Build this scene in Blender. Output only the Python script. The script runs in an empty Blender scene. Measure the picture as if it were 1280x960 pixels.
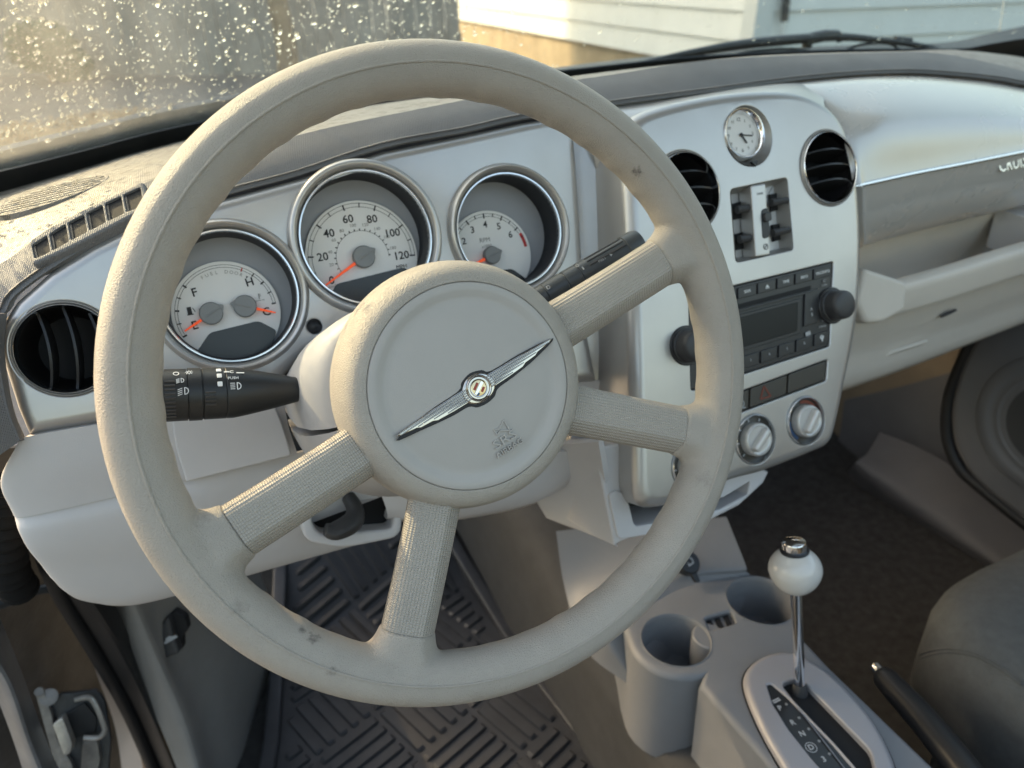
import bpy, bmesh, math, random
from mathutils import Vector as V, Matrix, geometry
random.seed(7)
sc = bpy.context.scene
COL = sc.collection
R_ = math.radians
PI = math.pi

# ------------------------------------------------------------------ camera
CAM = V((-.13113, -.34957, .87585))
RT = V((.90338, -.42765, -.03202)); DN = V((-.21309, -.38283, -.89891)); FW = V((.37216, .81888, -.43697))
cd = bpy.data.cameras.new('camera'); cam = bpy.data.objects.new('camera', cd); COL.objects.link(cam)
cam.matrix_world = Matrix(((RT.x, -DN.x, -FW.x, CAM.x), (RT.y, -DN.y, -FW.y, CAM.y), (RT.z, -DN.z, -FW.z, CAM.z), (0, 0, 0, 1)))
cd.sensor_width = 36; cd.lens = 890/1280*36; cd.clip_start = .02; cd.clip_end = 500
cd.dof.use_dof = True; cd.dof.focus_distance = .43; cd.dof.aperture_fstop = 7.5
sc.camera = cam

# ------------------------------------------------------------------ light
SUN_AZ, SUN_EL = 32, 33      # degrees left of straight ahead, and up
sun_dir = V((-math.sin(R_(SUN_AZ))*math.cos(R_(SUN_EL)), math.cos(R_(SUN_AZ))*math.cos(R_(SUN_EL)), math.sin(R_(SUN_EL))))
w = bpy.data.worlds.new('World'); sc.world = w; w.use_nodes = True
nt = w.node_tree; bg = nt.nodes['Background']
sky = nt.nodes.new('ShaderNodeTexSky'); sky.sky_type = 'NISHITA'; sky.sun_disc = False
sky.sun_elevation = R_(SUN_EL); sky.sun_rotation = R_(-SUN_AZ); sky.air_density = 1.8; sky.dust_density = 5.5; sky.ozone_density = 0.2
nt.links.new(sky.outputs[0], bg.inputs[0]); bg.inputs[1].default_value = .15
sl = bpy.data.lights.new('sun', 'SUN'); sl.energy = 2.8; sl.angle = R_(.6); sl.color = (1, .74, .44)
so = bpy.data.objects.new('sun', sl); COL.objects.link(so); so.rotation_euler = (-sun_dir).to_track_quat('-Z', 'Y').to_euler()
sc.view_settings.view_transform = 'Standard'; sc.view_settings.look = 'None'
sc.view_settings.exposure = 1.6; sc.view_settings.gamma = 1

# ------------------------------------------------------------------ picture-to-place helpers
def ray(px, py): return RT*((px-640)/890) + DN*((py-480)/890) + FW
def hit(px, py, n, p):
    d = ray(px, py); return CAM + d*((V(p)-CAM).dot(n)/d.dot(n))
def atX(px, py, x): return hit(px, py, V((1, 0, 0)), (x, 0, 0))
def atY(px, py, y): return hit(px, py, V((0, 1, 0)), (0, y, 0))
def atZ(px, py, z): return hit(px, py, V((0, 0, 1)), (0, 0, z))
class Fr:                                   # a local frame: u right, v up, n outward
    def __init__(s, o, n, u=(1, 0, 0)):
        s.o = V(o); s.n = V(n).normalized(); u = V(u); s.u = (u-s.n*u.dot(s.n)).normalized(); s.v = s.n.cross(s.u)
    def pt(s, u, v, h=0): return s.o + s.u*u + s.v*v + s.n*h
    def px(s, x, y, h=0):
        q = hit(x, y, s.n, s.o+s.n*h)-s.o; return (q.dot(s.u), q.dot(s.v))
    def pxs(s, L, h=0): return [s.px(x, y, h) for x, y in L]
    def off(s, u, v, h=0, rot=0):
        f = Fr(s.pt(u, v, h), s.n, s.u*math.cos(rot)+s.v*math.sin(rot)); return f

# ------------------------------------------------------------------ materials
MATS = {}
def mat(name, col, rough=.5, metal=0, bump=None, vary=0, vscale=30, coat=0, spec=.5, trans=0, ior=1.45, emit=None, spots=None, rvary=0, blot=None):
    m = bpy.data.materials.new(name); m.use_nodes = True; t = m.node_tree; N = t.nodes; L = t.links
    b = N['Principled BSDF']; b.inputs['Base Color'].default_value = (*col, 1)
    b.inputs['Roughness'].default_value = rough; b.inputs['Metallic'].default_value = metal
    b.inputs['Coat Weight'].default_value = coat; b.inputs['Coat Roughness'].default_value = .12
    b.inputs['Specular IOR Level'].default_value = spec; b.inputs['Transmission Weight'].default_value = trans; b.inputs['IOR'].default_value = ior
    tc = N.new('ShaderNodeTexCoord'); obj = tc.outputs['Object']
    def attr(nm):
        a = N.new('ShaderNodeAttribute'); a.attribute_name = nm; return a.outputs['Vector']
    def noise(vec, s, det=3, rough=.6):
        n = N.new('ShaderNodeTexNoise'); n.inputs['Scale'].default_value = s; n.inputs['Detail'].default_value = det; n.inputs['Roughness'].default_value = rough
        L.new(vec, n.inputs['Vector']); return n.outputs['Fac']
    def math_(op, a, b2=None):
        n = N.new('ShaderNodeMath'); n.operation = op
        for i, x in enumerate((a, b2)):
            if x is None: continue
            if isinstance(x, (int, float)): n.inputs[i].default_value = x
            else: L.new(x, n.inputs[i])
        return n.outputs[0]
    def mapr(x, a, b2, c, d):
        n = N.new('ShaderNodeMapRange'); L.new(x, n.inputs[0])
        for i, q in enumerate((a, b2, c, d)): n.inputs[i+1].default_value = q
        return n.outputs[0]
    def mixc(f, a, b2):
        n = N.new('ShaderNodeMix'); n.data_type = 'RGBA'
        if isinstance(f, (int, float)): n.inputs[0].default_value = f
        else: L.new(f, n.inputs[0])
        for i, x in ((6, a), (7, b2)):
            if isinstance(x, tuple): n.inputs[i].default_value = (*x[:3], 1)
            else: L.new(x, n.inputs[i])
        return n.outputs[2]
    def scaled(vec, s):
        n = N.new('ShaderNodeMapping'); n.inputs['Scale'].default_value = s; L.new(vec, n.inputs['Vector']); return n.outputs[0]
    c = None
    if vary:
        f = noise(obj, vscale, 5, .65)
        c = mixc(mapr(f, .3, .7, 0, 1), tuple(x*(1-vary) for x in col), tuple(min(1, x*(1+vary)) for x in col))
    if spots:                                # (attribute, [(u,v,radius,strength)], colour): scuffs with a shape of their own
        lst, sc_ = spots; pv = obj; nz = noise(obj, 420, 6, .75)
        for (sp3, sr, st) in lst:
            n = N.new('ShaderNodeVectorMath'); n.operation = 'DISTANCE'; L.new(pv, n.inputs[0]); n.inputs[1].default_value = sp3
            d = mapr(n.outputs['Value'], sr, sr*.1, 0, 1)
            k = mapr(math_('ADD', math_('MULTIPLY', d, .42), nz), .74, 1.0, 0, st)
            c = mixc(k, c if c is not None else tuple(col), sc_)
    if c is not None: L.new(c, b.inputs['Base Color'])
    if blot:                                  # dried water spots
        vo = N.new('ShaderNodeTexVoronoi'); vo.inputs['Scale'].default_value = blot[0]; vo.inputs['Randomness'].default_value = 1; L.new(obj, vo.inputs['Vector'])
        dn = math_('ADD', vo.outputs['Distance'], math_('MULTIPLY', noise(obj, blot[0]*4, 3), .16)); sz = N.new('ShaderNodeSeparateColor'); L.new(vo.outputs['Color'], sz.inputs[0])
        k = mapr(math_('SUBTRACT', dn, math_('MULTIPLY', sz.outputs[0], .62)), .10, .02, 0, blot[1])
        c = mixc(k, c if c is not None else tuple(col), blot[2]); L.new(c, b.inputs['Base Color'])
    if rvary: L.new(mapr(noise(obj, 9, 4), .3, .7, rough-rvary, rough+rvary), b.inputs['Roughness'])
    h = None
    for sp in (bump or []):
        k = sp[0]
        if k == 'noise': x = math_('MULTIPLY', noise(obj, sp[1], 3), sp[2])
        elif k == 'cells':
            n = N.new('ShaderNodeTexVoronoi'); n.inputs['Scale'].default_value = sp[1]; n.feature = 'F1'
            src = scaled(attr(sp[3]), (1, 1, 1)) if len(sp) > 3 else obj
            L.new(src, n.inputs['Vector']); x = math_('MULTIPLY', n.outputs['Distance'], sp[2])
        elif k == 'wrinkle':                 # puv stretched
            x = math_('MULTIPLY', noise(scaled(attr('puv'), sp[1]), 1, 4, .6), sp[2])
        elif k == 'knurl':
            s = N.new('ShaderNodeSeparateXYZ'); L.new(attr('puv'), s.inputs[0]); q = 2*PI/sp[1]
            a = math_('SINE', math_('MULTIPLY', math_('ADD', s.outputs[0], math_('MULTIPLY', s.outputs[1], .75)), q))
            b_ = math_('SINE', math_('MULTIPLY', math_('SUBTRACT', s.outputs[0], math_('MULTIPLY', s.outputs[1], .75)), q))
            x = math_('MULTIPLY', math_('MULTIPLY', a, b_), sp[2])
        elif k == 'weave':
            s = N.new('ShaderNodeSeparateXYZ'); L.new(obj, s.inputs[0]); q = 2*PI/sp[1]
            a = math_('SINE', math_('MULTIPLY', math_('ADD', s.outputs[0], s.outputs[1]), q))
            b_ = math_('SINE', math_('MULTIPLY', math_('SUBTRACT', s.outputs[0], math_('ADD', s.outputs[1], s.outputs[2])), q))
            x = math_('MULTIPLY', math_('MULTIPLY', a, b_), sp[2])
        h = x if h is None else math_('ADD', h, x)
    if h is not None:
        bn = N.new('ShaderNodeBump'); bn.inputs['Distance'].default_value = .001; bn.inputs['Strength'].default_value = 1
        L.new(h, bn.inputs['Height']); L.new(bn.outputs[0], b.inputs['Normal'])
    if emit: b.inputs['Emission Color'].default_value = (*emit[0], 1); b.inputs['Emission Strength'].default_value = emit[1]
    MATS[name] = m; return m

rim_spots = []      # filled below, once the wheel frame exists
# ------------------------------------------------------------------ mesh builder
def crom(P, t):
    n = len(P)-1; i = min(int(t*n), n-1); f = t*n-i
    p0, p1, p2, p3 = P[max(i-1, 0)], P[i], P[i+1], P[min(i+2, n)]
    if i == 0: p0 = p1*2-p2
    if i == n-1: p3 = p2*2-p1
    return .5*((2*p1)+(p2-p0)*f+(2*p0-5*p1+4*p2-p3)*f*f+(3*p1-p0-3*p2+p3)*f**3)
def area(L): return sum(a[0]*b[1]-b[0]*a[1] for a, b in zip(L, L[1:]+L[:1]))/2
def inset(L, d):
    out = []; n = len(L)
    for i in range(n):
        a, b, c = V(L[i-1]), V(L[i]), V(L[(i+1) % n])
        e1, e2 = (b-a), (c-b)
        e1 = e1.normalized() if e1.length > 1e-9 else V((1, 0)); e2 = e2.normalized() if e2.length > 1e-9 else e1
        n1, n2 = V((-e1.y, e1.x)), V((-e2.y, e2.x)); m = n1+n2
        if m.length < 1e-6: m = n1
        m.normalize(); k = max(m.dot(n1), .4); q = b+m*(d/k); out.append((q.x, q.y))
    return out
def rpoly(L, r, seg=4):                      # polygon with rounded corners
    if isinstance(r, (int, float)): r = [r]*len(L)
    out = []; n = len(L)
    for i in range(n):
        a, b, c = V(L[i-1]), V(L[i]), V(L[(i+1) % n]); ri = r[i]
        if ri <= 0: out.append((b.x, b.y)); continue
        d1, d2 = (a-b), (c-b); l = min(ri, d1.length*.45, d2.length*.45)
        p, q = b+d1.normalized()*l, b+d2.normalized()*l
        for k in range(seg+1):
            t = k/seg; x = p*(1-t)**2+b*2*t*(1-t)+q*t*t; out.append((x.x, x.y))
    return out
def smooth_loop(L, per=6):                   # closed Catmull-Rom through 2D points
    P = [V(p) for p in L]; n = len(P); out = []
    for i in range(n):
        p0, p1, p2, p3 = P[i-1], P[i], P[(i+1) % n], P[(i+2) % n]
        for k in range(per):
            f = k/per; q = .5*((2*p1)+(p2-p0)*f+(2*p0-5*p1+4*p2-p3)*f*f+(3*p1-p0-3*p2+p3)*f**3); out.append((q.x, q.y))
    return out
def circ(u, v, r, n=48, ry=None, rot=0):
    ry = ry or r; c, s = math.cos(rot), math.sin(rot); L = []
    for i in range(n):
        a = 2*PI*i/n; x, y = r*math.cos(a), ry*math.sin(a); L.append((u+x*c-y*s, v+x*s+y*c))
    return L
def inpoly(p, L):
    c = False
    for i in range(len(L)):
        a, b = L[i-1], L[i]
        if (a[1] > p[1]) != (b[1] > p[1]) and p[0] < (b[0]-a[0])*(p[1]-a[1])/(b[1]-a[1])+a[0]: c = not c
    return c
class MB:
    def __init__(s): s.v = []; s.f = []; s.a = {}
    def add(s, vs, fs, puv=None):
        b = len(s.v); s.v += [tuple(x) for x in vs]; s.f += [tuple(i+b for i in f) for f in fs]
        if puv:
            for i, x in enumerate(puv): s.a[b+i] = x
        return s
    def loft(s, rings, cap0=True, cap1=True, closed=True, puv=None):
        n = len(rings[0]); vs = [p for r in rings for p in r]; fs = []
        for i in range(len(rings)-1):
            for j in range(n if closed else n-1):
                k = (j+1) % n; fs.append((i*n+j, i*n+k, (i+1)*n+k, (i+1)*n+j))
        if cap0: fs.append(tuple(range(n))[::-1])
        if cap1: fs.append(tuple((len(rings)-1)*n+j for j in range(n)))
        return s.add(vs, fs, puv)
    def lathe(s, fr, prof, seg=64, u=0, v=0, sx=1, sy=1, cap0=False, cap1=False):
        rings = [[fr.pt(u+r*sx*math.cos(2*PI*j/seg), v+r*sy*math.sin(2*PI*j/seg), h) for j in range(seg)] for r, h in prof]
        return s.loft(rings, cap0, cap1)
    def tube(s, pts, rad, seg=14, caps=True, up=None, smooth=0):
        pts = [V(p) for p in pts]; n = len(pts)
        if isinstance(rad, (int, float)): rad = [rad]*n
        if smooth:
            m = (n-1)*smooth; rr = [V((r, 0, 0)) if not isinstance(r, tuple) else V((r[0], r[1], 0)) for r in rad]; tp = isinstance(rad[0], tuple)
            pts2 = [crom(pts, i/m) for i in range(m+1)]; r2 = [crom(rr, i/m) for i in range(m+1)]
            pts = pts2; rad = [(q.x, q.y) if tp else q.x for q in r2]; n = len(pts)
        ref = V(up) if up else V((0, 0, 1)); rings = []
        for i in range(n):
            t = (pts[min(i+1, n-1)]-pts[max(i-1, 0)]).normalized()
            if abs(t.dot(ref)) > .97 and not up: ref = V((0, 1, 0))
            a = (ref-t*ref.dot(t)).normalized(); b = t.cross(a)
            if not up: ref = a
            ra, rb = rad[i] if isinstance(rad[i], tuple) else (rad[i], rad[i])
            rings.append([pts[i]+a*(ra*math.cos(2*PI*j/seg))+b*(rb*math.sin(2*PI*j/seg)) for j in range(seg)])
        return s.loft(rings, caps, caps)
    def plate(s, fr, out, holes=(), h=0, r=.002, depth=.006, steps=3, rh=None, hf=None, grid=0, back=True):
        rh = r if rh is None else rh; out = list(out)
        if area(out) < 0: out = out[::-1]
        holes = [list(x) if area(list(x)) > 0 else list(x)[::-1] for x in holes]
        H = (lambda u, v: h+hf(u, v)) if hf else (lambda u, v: h)
        def ring(L, d): return [fr.pt(u, v, H(u, v)-d) for u, v in L]
        loops = [(inset(out, r) if r else out, out, r, 1)]+[(inset(x, -rh) if rh else x, x, rh, -1) for x in holes]
        pv, pe = [], []
        for L, _, _, _ in loops:
            b = len(pv); pv += [V(q) for q in L]; pe += [(b+i, b+(i+1) % len(L)) for i in range(len(L))]
        nb = len(pv)
        if grid:
            us = [q[0] for q in out]; vs_ = [q[1] for q in out]; u = min(us)+grid/2
            while u < max(us):
                q = min(vs_)+grid/2
                while q < max(vs_): pv.append(V((u, q))); q += grid
                u += grid
        rv, re_, rf, *_ = geometry.delaunay_2d_cdt(pv, pe, [], 1, 1e-6)
        def keep(f):
            c = sum((rv[i] for i in f), V((0, 0)))/len(f)
            return inpoly(c, loops[0][0]) and not any(inpoly(c, l[0]) for l in loops[1:])
        s.add([fr.pt(q.x, q.y, H(q.x, q.y)) for q in rv], [tuple(f) for f in rf if keep(f)])
        for L, B, rr, sg in loops:
            rings = []
            k = steps if rr else 0
            for i in range(k+1):
                a = (PI/2)*i/max(k, 1)
                Li = inset(B, sg*(rr*(1-math.sin(a)))) if rr else B
                rings.append(ring(Li, rr*(1-math.cos(a)) if rr else 0))
            rings.append(ring(B, depth))
            if sg < 0: rings = [x[::-1] for x in rings]
            s.loft(rings[::-1], False, False)
        if back and not holes:
            rv2, _, rf2, *_ = geometry.delaunay_2d_cdt([V(q) for q in out], [(i, (i+1) % len(out)) for i in range(len(out))], [], 1, 1e-6)
            s.add([fr.pt(q.x, q.y, H(q.x, q.y)-depth) for q in rv2], [tuple(f)[::-1] for f in rf2 if inpoly(sum((rv2[i] for i in f), V((0, 0)))/len(f), out)])
        return s
    def box(s, fr, u0, u1, v0, v1, h0, h1, r=.001):
        return s.plate(fr, [(u0, v0), (u1, v0), (u1, v1), (u0, v1)], h=h1, r=r, depth=h1-h0, steps=2)
    def patch(s, rows, nu=6, nv=6, thick=.004, tv=None):
        R2 = [[V(p) for p in r] for r in rows]; m = max(len(r) for r in R2)
        U = nu*(m-1); Vn = nv*(len(R2)-1)
        cols = [[crom(r, j/U) for j in range(U+1)] for r in R2]
        G = [[crom([c[j] for c in cols], i/Vn) for j in range(U+1)] for i in range(Vn+1)]
        n = U+1; fs = [(i*n+j, i*n+j+1, (i+1)*n+j+1, (i+1)*n+j) for i in range(Vn) for j in range(U)]
        vs = [p for r in G for p in r]
        nor = []
        for i in range(Vn+1):
            for j in range(n):
                a = G[i][min(j+1, U)]-G[i][max(j-1, 0)]; b = G[min(i+1, Vn)][j]-G[max(i-1, 0)][j]
                q = a.cross(b); nor.append(q.normalized() if q.length > 1e-12 else V((0, 0, 1)))
        if sum(((CAM-p).dot(q) for p, q in zip(vs, nor))) < 0: nor = [-q for q in nor]; flip = True
        else: flip = False
        bk = [p+V(tv) for p in vs] if tv else [p-q*thick for p, q in zip(vs, nor)]
        b = len(vs); fs2 = [tuple(x+b for x in f[::-1]) for f in fs]
        edge = [j for j in range(n)]+[i*n+U for i in range(1, Vn+1)]+[Vn*n+j for j in range(U-1, -1, -1)]+[i*n for i in range(Vn-1, 0, -1)]
        sk = [(edge[(k+1) % len(edge)], edge[k], edge[k]+b, edge[(k+1) % len(edge)]+b) for k in range(len(edge))]
        al = fs+fs2+sk
        if flip: al = [f[::-1] for f in al]
        return s.add(vs+bk, al)
    def text(s, fr, txt, u=0, v=0, size=.004, h=0, rot=0, ext=.00015, bold=0, sx=1):
        c = bpy.data.curves.new('t', 'FONT'); c.body = txt; c.size = size; c.extrude = ext; c.align_x = 'CENTER'; c.align_y = 'CENTER'; c.resolution_u = 2; c.offset = bold
        o = bpy.data.objects.new('t', c); COL.objects.link(o)
        me = bpy.data.meshes.new_from_object(o.evaluated_get(bpy.context.evaluated_depsgraph_get()))
        ca, sa = math.cos(rot), math.sin(rot)
        s.add([fr.pt(u+p.co.x*sx*ca-p.co.y*sa, v+p.co.x*sx*sa+p.co.y*ca, h+p.co.z) for p in me.vertices], [tuple(q.vertices) for q in me.polygons])
        bpy.data.objects.remove(o); bpy.data.curves.remove(c); bpy.data.meshes.remove(me); return s
    def bar(s, fr, a, b, wd, h=0, t=.0002):   # thin flat mark between two uv points
        a, b = V(a), V(b); d = (b-a).normalized(); q = V((-d.y, d.x))*(wd/2)
        L = [a+q, a-q, b-q, b+q]; s.add([fr.pt(x.x, x.y, h+t) for x in L]+[fr.pt(x.x, x.y, h-t) for x in L], [(0, 1, 2, 3), (4, 5, 1, 0), (5, 6, 2, 1), (6, 7, 3, 2), (7, 4, 0, 3)]); return s
    def arc(s, fr, u, v, r, a0, a1, wd, h=0, n=24, t=.0001):
        for i in range(n):
            x0, x1 = a0+(a1-a0)*i/n, a0+(a1-a0)*(i+1)/n
            s.bar(fr, (u+r*math.cos(x0), v+r*math.sin(x0)), (u+r*math.cos(x1), v+r*math.sin(x1)), wd, h, t)
        return s
    def build(s, name, m, parent=None, ang=32, flat=False, wn=True, kind=None, rec=True):
        me = bpy.data.meshes.new(name); me.from_pydata(s.v, [], s.f)
        if rec:
            bm = bmesh.new(); bm.from_mesh(me); bmesh.ops.remove_doubles(bm, verts=bm.verts, dist=1e-6) if not s.a else None
            bmesh.ops.recalc_face_normals(bm, faces=bm.faces); bm.to_mesh(me); bm.free()
        if s.a:
            at = me.attributes.new('puv', 'FLOAT_VECTOR', 'POINT')
            for i, x in s.a.items(): at.data[i].vector = (x[0], x[1], 0)
        me.materials.append(m); me.update()
        if not flat: me.shade_smooth(); me.set_sharp_from_angle(angle=R_(ang))
        o = bpy.data.objects.new(name, me); COL.objects.link(o)
        if wn and not flat:
            md = o.modifiers.new('wn', 'WEIGHTED_NORMAL'); md.keep_sharp = True
        if parent:
            o.parent = parent
            if not parent.parent: o.matrix_parent_inverse = Matrix.Translation(-parent.location)
        if kind: o['kind'] = kind
        return o
def thing(name, label, cat, loc=(0, 0, 0), group=None):
    o = bpy.data.objects.new(name, None); COL.objects.link(o); o.location = V(loc); o.empty_display_size = .02
    o['label'] = label; o['category'] = cat
    if group: o['group'] = group
    return o
def tag(o, label, cat, group=None):
    o['label'] = label; o['category'] = cat
    if group: o['group'] = group
    return o
# ------------------------------------------------------------------ frames
WH = Fr((0, 0, .70), (-.0398, -.9288, .3685))          # steering wheel
CL = Fr((0, .20, .78), (0, -.94, .34))                 # instrument fascia
ST = Fr((.35, .14, .75), (0, -.93, .36))               # centre stack
CT = Fr((.30, 0, .30), (0, 0, 1))                      # top of the console
RW = .1745
def wang(px, py, h=0):
    u, v = WH.px(px, py, h); return math.atan2(v, u)
def rim_hit(px, py):                         # where a line of sight meets the rim
    d = ray(px, py).normalized(); t = .1
    for _ in range(200):
        q = CAM+d*t-WH.o; u, v, h = q.dot(WH.u), q.dot(WH.v), q.dot(WH.n); s = math.hypot(math.hypot(u, v)-RW, h)-.0153
        if s < .0002: break
        t += s*.9
    return CAM+d*t
for px, py, rr, st in ((797, 215, .0075, .9), (393, 797, .0085, .85), (378, 787, .006, .7), (415, 838, .007, .5), (250, 650, .012, .3), (880, 600, .012, .25), (300, 760, .01, .3)):
    rim_spots.append((tuple(rim_hit(px, py)), rr, st))

# ------------------------------------------------------------------ palette
RIMM = mat('worn_rim_leather', (.405, .368, .322), .35, bump=[('noise', 2000, .55), ('cells', 1150, .38)], vary=.05, vscale=40, spots=(rim_spots, (.09, .08, .07)), rvary=.05)
KNURL = mat('knurled_spoke', (.41, .375, .33), .38, bump=[('knurl', .0027, .36), ('noise', 300, .1)], vary=.05, vscale=35)
HUBM = mat('hub_plastic', (.41, .375, .33), .45, bump=[('cells', 1250, .4), ('noise', 2000, .35)], vary=.06, vscale=45)
FACE = mat('airbag_plastic', (.415, .395, .37), .52, bump=[('noise', 1500, .10)], vary=.03, vscale=25)
CREASE = mat('seam_shadow', (.12, .11, .10), .8)
CHROME = mat('chrome', (.82, .82, .83), .07, 1)
SATIN = mat('satin_chrome', (.72, .73, .75), .22, 1)
SILVER = mat('silver_paint', (.475, .462, .447), .34, .65, bump=[('noise', 2500, .04)], vary=.035, vscale=14, coat=.25, rvary=.06)
SILV2 = mat('silver_paint_glossy', (.56, .555, .54), .27, .25, bump=[('noise', 2500, .02)], vary=.03, vscale=10, coat=.45, rvary=.04)
LGREY = mat('light_grey_plastic', (.57, .56, .565), .5, bump=[('noise', 1400, .12)], vary=.03, vscale=14, rvary=.05)
BEIGE = mat('beige_plastic', (.64, .59, .52), .5, bump=[('noise', 1400, .12)], vary=.03, vscale=14, rvary=.05)
CONS = mat('console_plastic', (.175, .18, .19), .5, bump=[('noise', 1300, .14)], vary=.04, vscale=20, rvary=.06)
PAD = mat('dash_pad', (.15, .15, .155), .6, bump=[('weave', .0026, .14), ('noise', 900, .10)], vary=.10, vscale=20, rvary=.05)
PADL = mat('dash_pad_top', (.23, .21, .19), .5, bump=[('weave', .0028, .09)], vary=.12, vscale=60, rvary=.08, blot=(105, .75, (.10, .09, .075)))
BLACK = mat('black_plastic', (.016, .0165, .018), .38, bump=[('noise', 900, .06)])
STALK = mat('stalk_black', (.02, .022, .024), .42, bump=[('noise', 1200, .08)])
DKGREY = mat('dark_grey_plastic', (.045, .045, .047), .45, bump=[('noise', 1000, .08)])
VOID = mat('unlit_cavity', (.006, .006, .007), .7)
TUBE = mat('gauge_hood', (.022, .023, .027), .55)
MASK = mat('gauge_mask_grey', (.31, .32, .345), .55)
DIAL = mat('dial_white', (.78, .77, .755), .6, vary=.015, vscale=30)
INK = mat('dial_ink', (.02, .02, .022), .6)
INKG = mat('dial_ink_grey', (.30, .29, .28), .6)
RED = mat('needle_orange', (.85, .11, .025), .5, emit=((1, .10, .02), .12))
REDI = mat('dial_red', (.45, .03, .03), .6)
LCD = mat('lcd_window', (.025, .026, .028), .22)
CAPG = mat('needle_cap_grey', (.23, .235, .235), .5, bump=[('noise', 1200, .1)])
WHITE = mat('print_white', (.75, .77, .78), .6)
GREYP = mat('print_grey', (.40, .41, .42), .6)
BADGE = mat('badge_chrome', (.50, .48, .46), .13, 1)
KPALE = mat('knob_pale', (.60, .585, .56), .32, .35)
RADIO = mat('radio_black', (.028, .028, .03), .33, bump=[('noise', 1200, .05)])
RGLASS = mat('radio_glass', (.012, .013, .014), .3, spec=.25)
SWB = mat('switch_brown', (.055, .05, .042), .4)
ORNG = mat('hazard_orange', (.17, .04, .022), .5)
BLUE = mat('enamel_blue', (.035, .08, .17), .3); REDE = mat('enamel_red', (.35, .04, .02), .3); GOLD = mat('medallion_gold', (.62, .50, .32), .22, .9)
KNOBW = mat('knob_white', (.62, .60, .56), .16, coat=.4)
CARPET = mat('carpet', (.046, .045, .044), .95, bump=[('noise', 1100, 1.3), ('noise', 260, .8)], vary=.3, vscale=60, spec=.1)
CARPT = mat('carpet_tunnel', (.062, .0615, .061), .95, bump=[('noise', 900, 1.0)], vary=.10, vscale=40, spec=.1)
RUBBER = mat('mat_rubber', (.029, .030, .033), .5, bump=[('noise', 700, .2)], vary=.2, vscale=30, rvary=.1)
SHROUD = mat('shroud_grey', (.40, .40, .41), .5, bump=[('noise', 1400, .12)], vary=.03, vscale=14)
BOOT = mat('boot_rubber', (.009, .009, .0095), .8, spec=.2)
SEAT = mat('seat_fabric', (.115, .12, .122), .85, bump=[('weave', .002, .35), ('noise', 700, .35)], vary=.12, vscale=80, spec=.2)
JAMB = mat('jamb_metal', (.040, .042, .045), .42, .0, bump=[('noise', 120, .8)], vary=.4, vscale=22, rvary=.12)
HINGE = mat('hinge_metal', (.17, .16, .15), .42, .4, bump=[('noise', 300, .6)], vary=.3, vscale=60)
BODYW = mat('body_paint', (.55, .47, .42), .28, .1, coat=.4, vary=.05, vscale=10)
SEAL = mat('rubber_seal', (.013, .013, .014), .5, bump=[('noise', 500, .2)])

# ================================================================== LARGE STRUCTURE: outside
from math import sin, cos
dL = ray(250, -35).normalized(); dR = ray(3400, -75); dR = (dR-dL*dR.dot(dL)).normalized()
UPO = dR.cross(dL).normalized()
if UPO.z < 0: UPO = -UPO
GO = V((0, 0, -.36))
def g_hit(px, py, h=0): return hit(px, py, UPO, GO+UPO*h)
ASPH = mat('wet_asphalt', (.085, .088, .095), .45, bump=[('noise', 60, 6), ('noise', 9, 8)], vary=.3, vscale=1.2, rvary=.15)
MB().add([GO+dL*a+dR*b for a, b in ((-30, -40), (-30, 40), (60, 40), (60, -40))], [(0, 1, 2, 3)]).build('ground', ASPH, kind='structure', flat=True)
SIDE = mat('siding_paint', (.80, .80, .78), .55, bump=[('noise', 20, 1.5)], vary=.04, vscale=3)
TRIM = mat('trim_white', (.70, .71, .70), .5, vary=.03, vscale=4)
FOUND = mat('foundation_stucco', (.42, .33, .22), .9, bump=[('noise', 25, 6)], vary=.25, vscale=3)
PIPE = mat('pipe_dark', (.05, .052, .055), .5)
base = g_hit(925, 165); HD = (base-CAM).length
corner = base
hs = thing('house', 'white clapboard house beyond the right half of the windshield', 'house', corner)
def seg_h(px, py):                           # height above ground of the corner edge at a picture row
    a = hit(px, py, (CAM-corner).cross(UPO).cross(UPO).normalized(), corner); return (a-corner).dot(UPO)
hb = seg_h(938, 55); pitch = .225
LENL, LENR, NB = 9.0, 7.0, 8
h_found = seg_h(930, 90)
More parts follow.
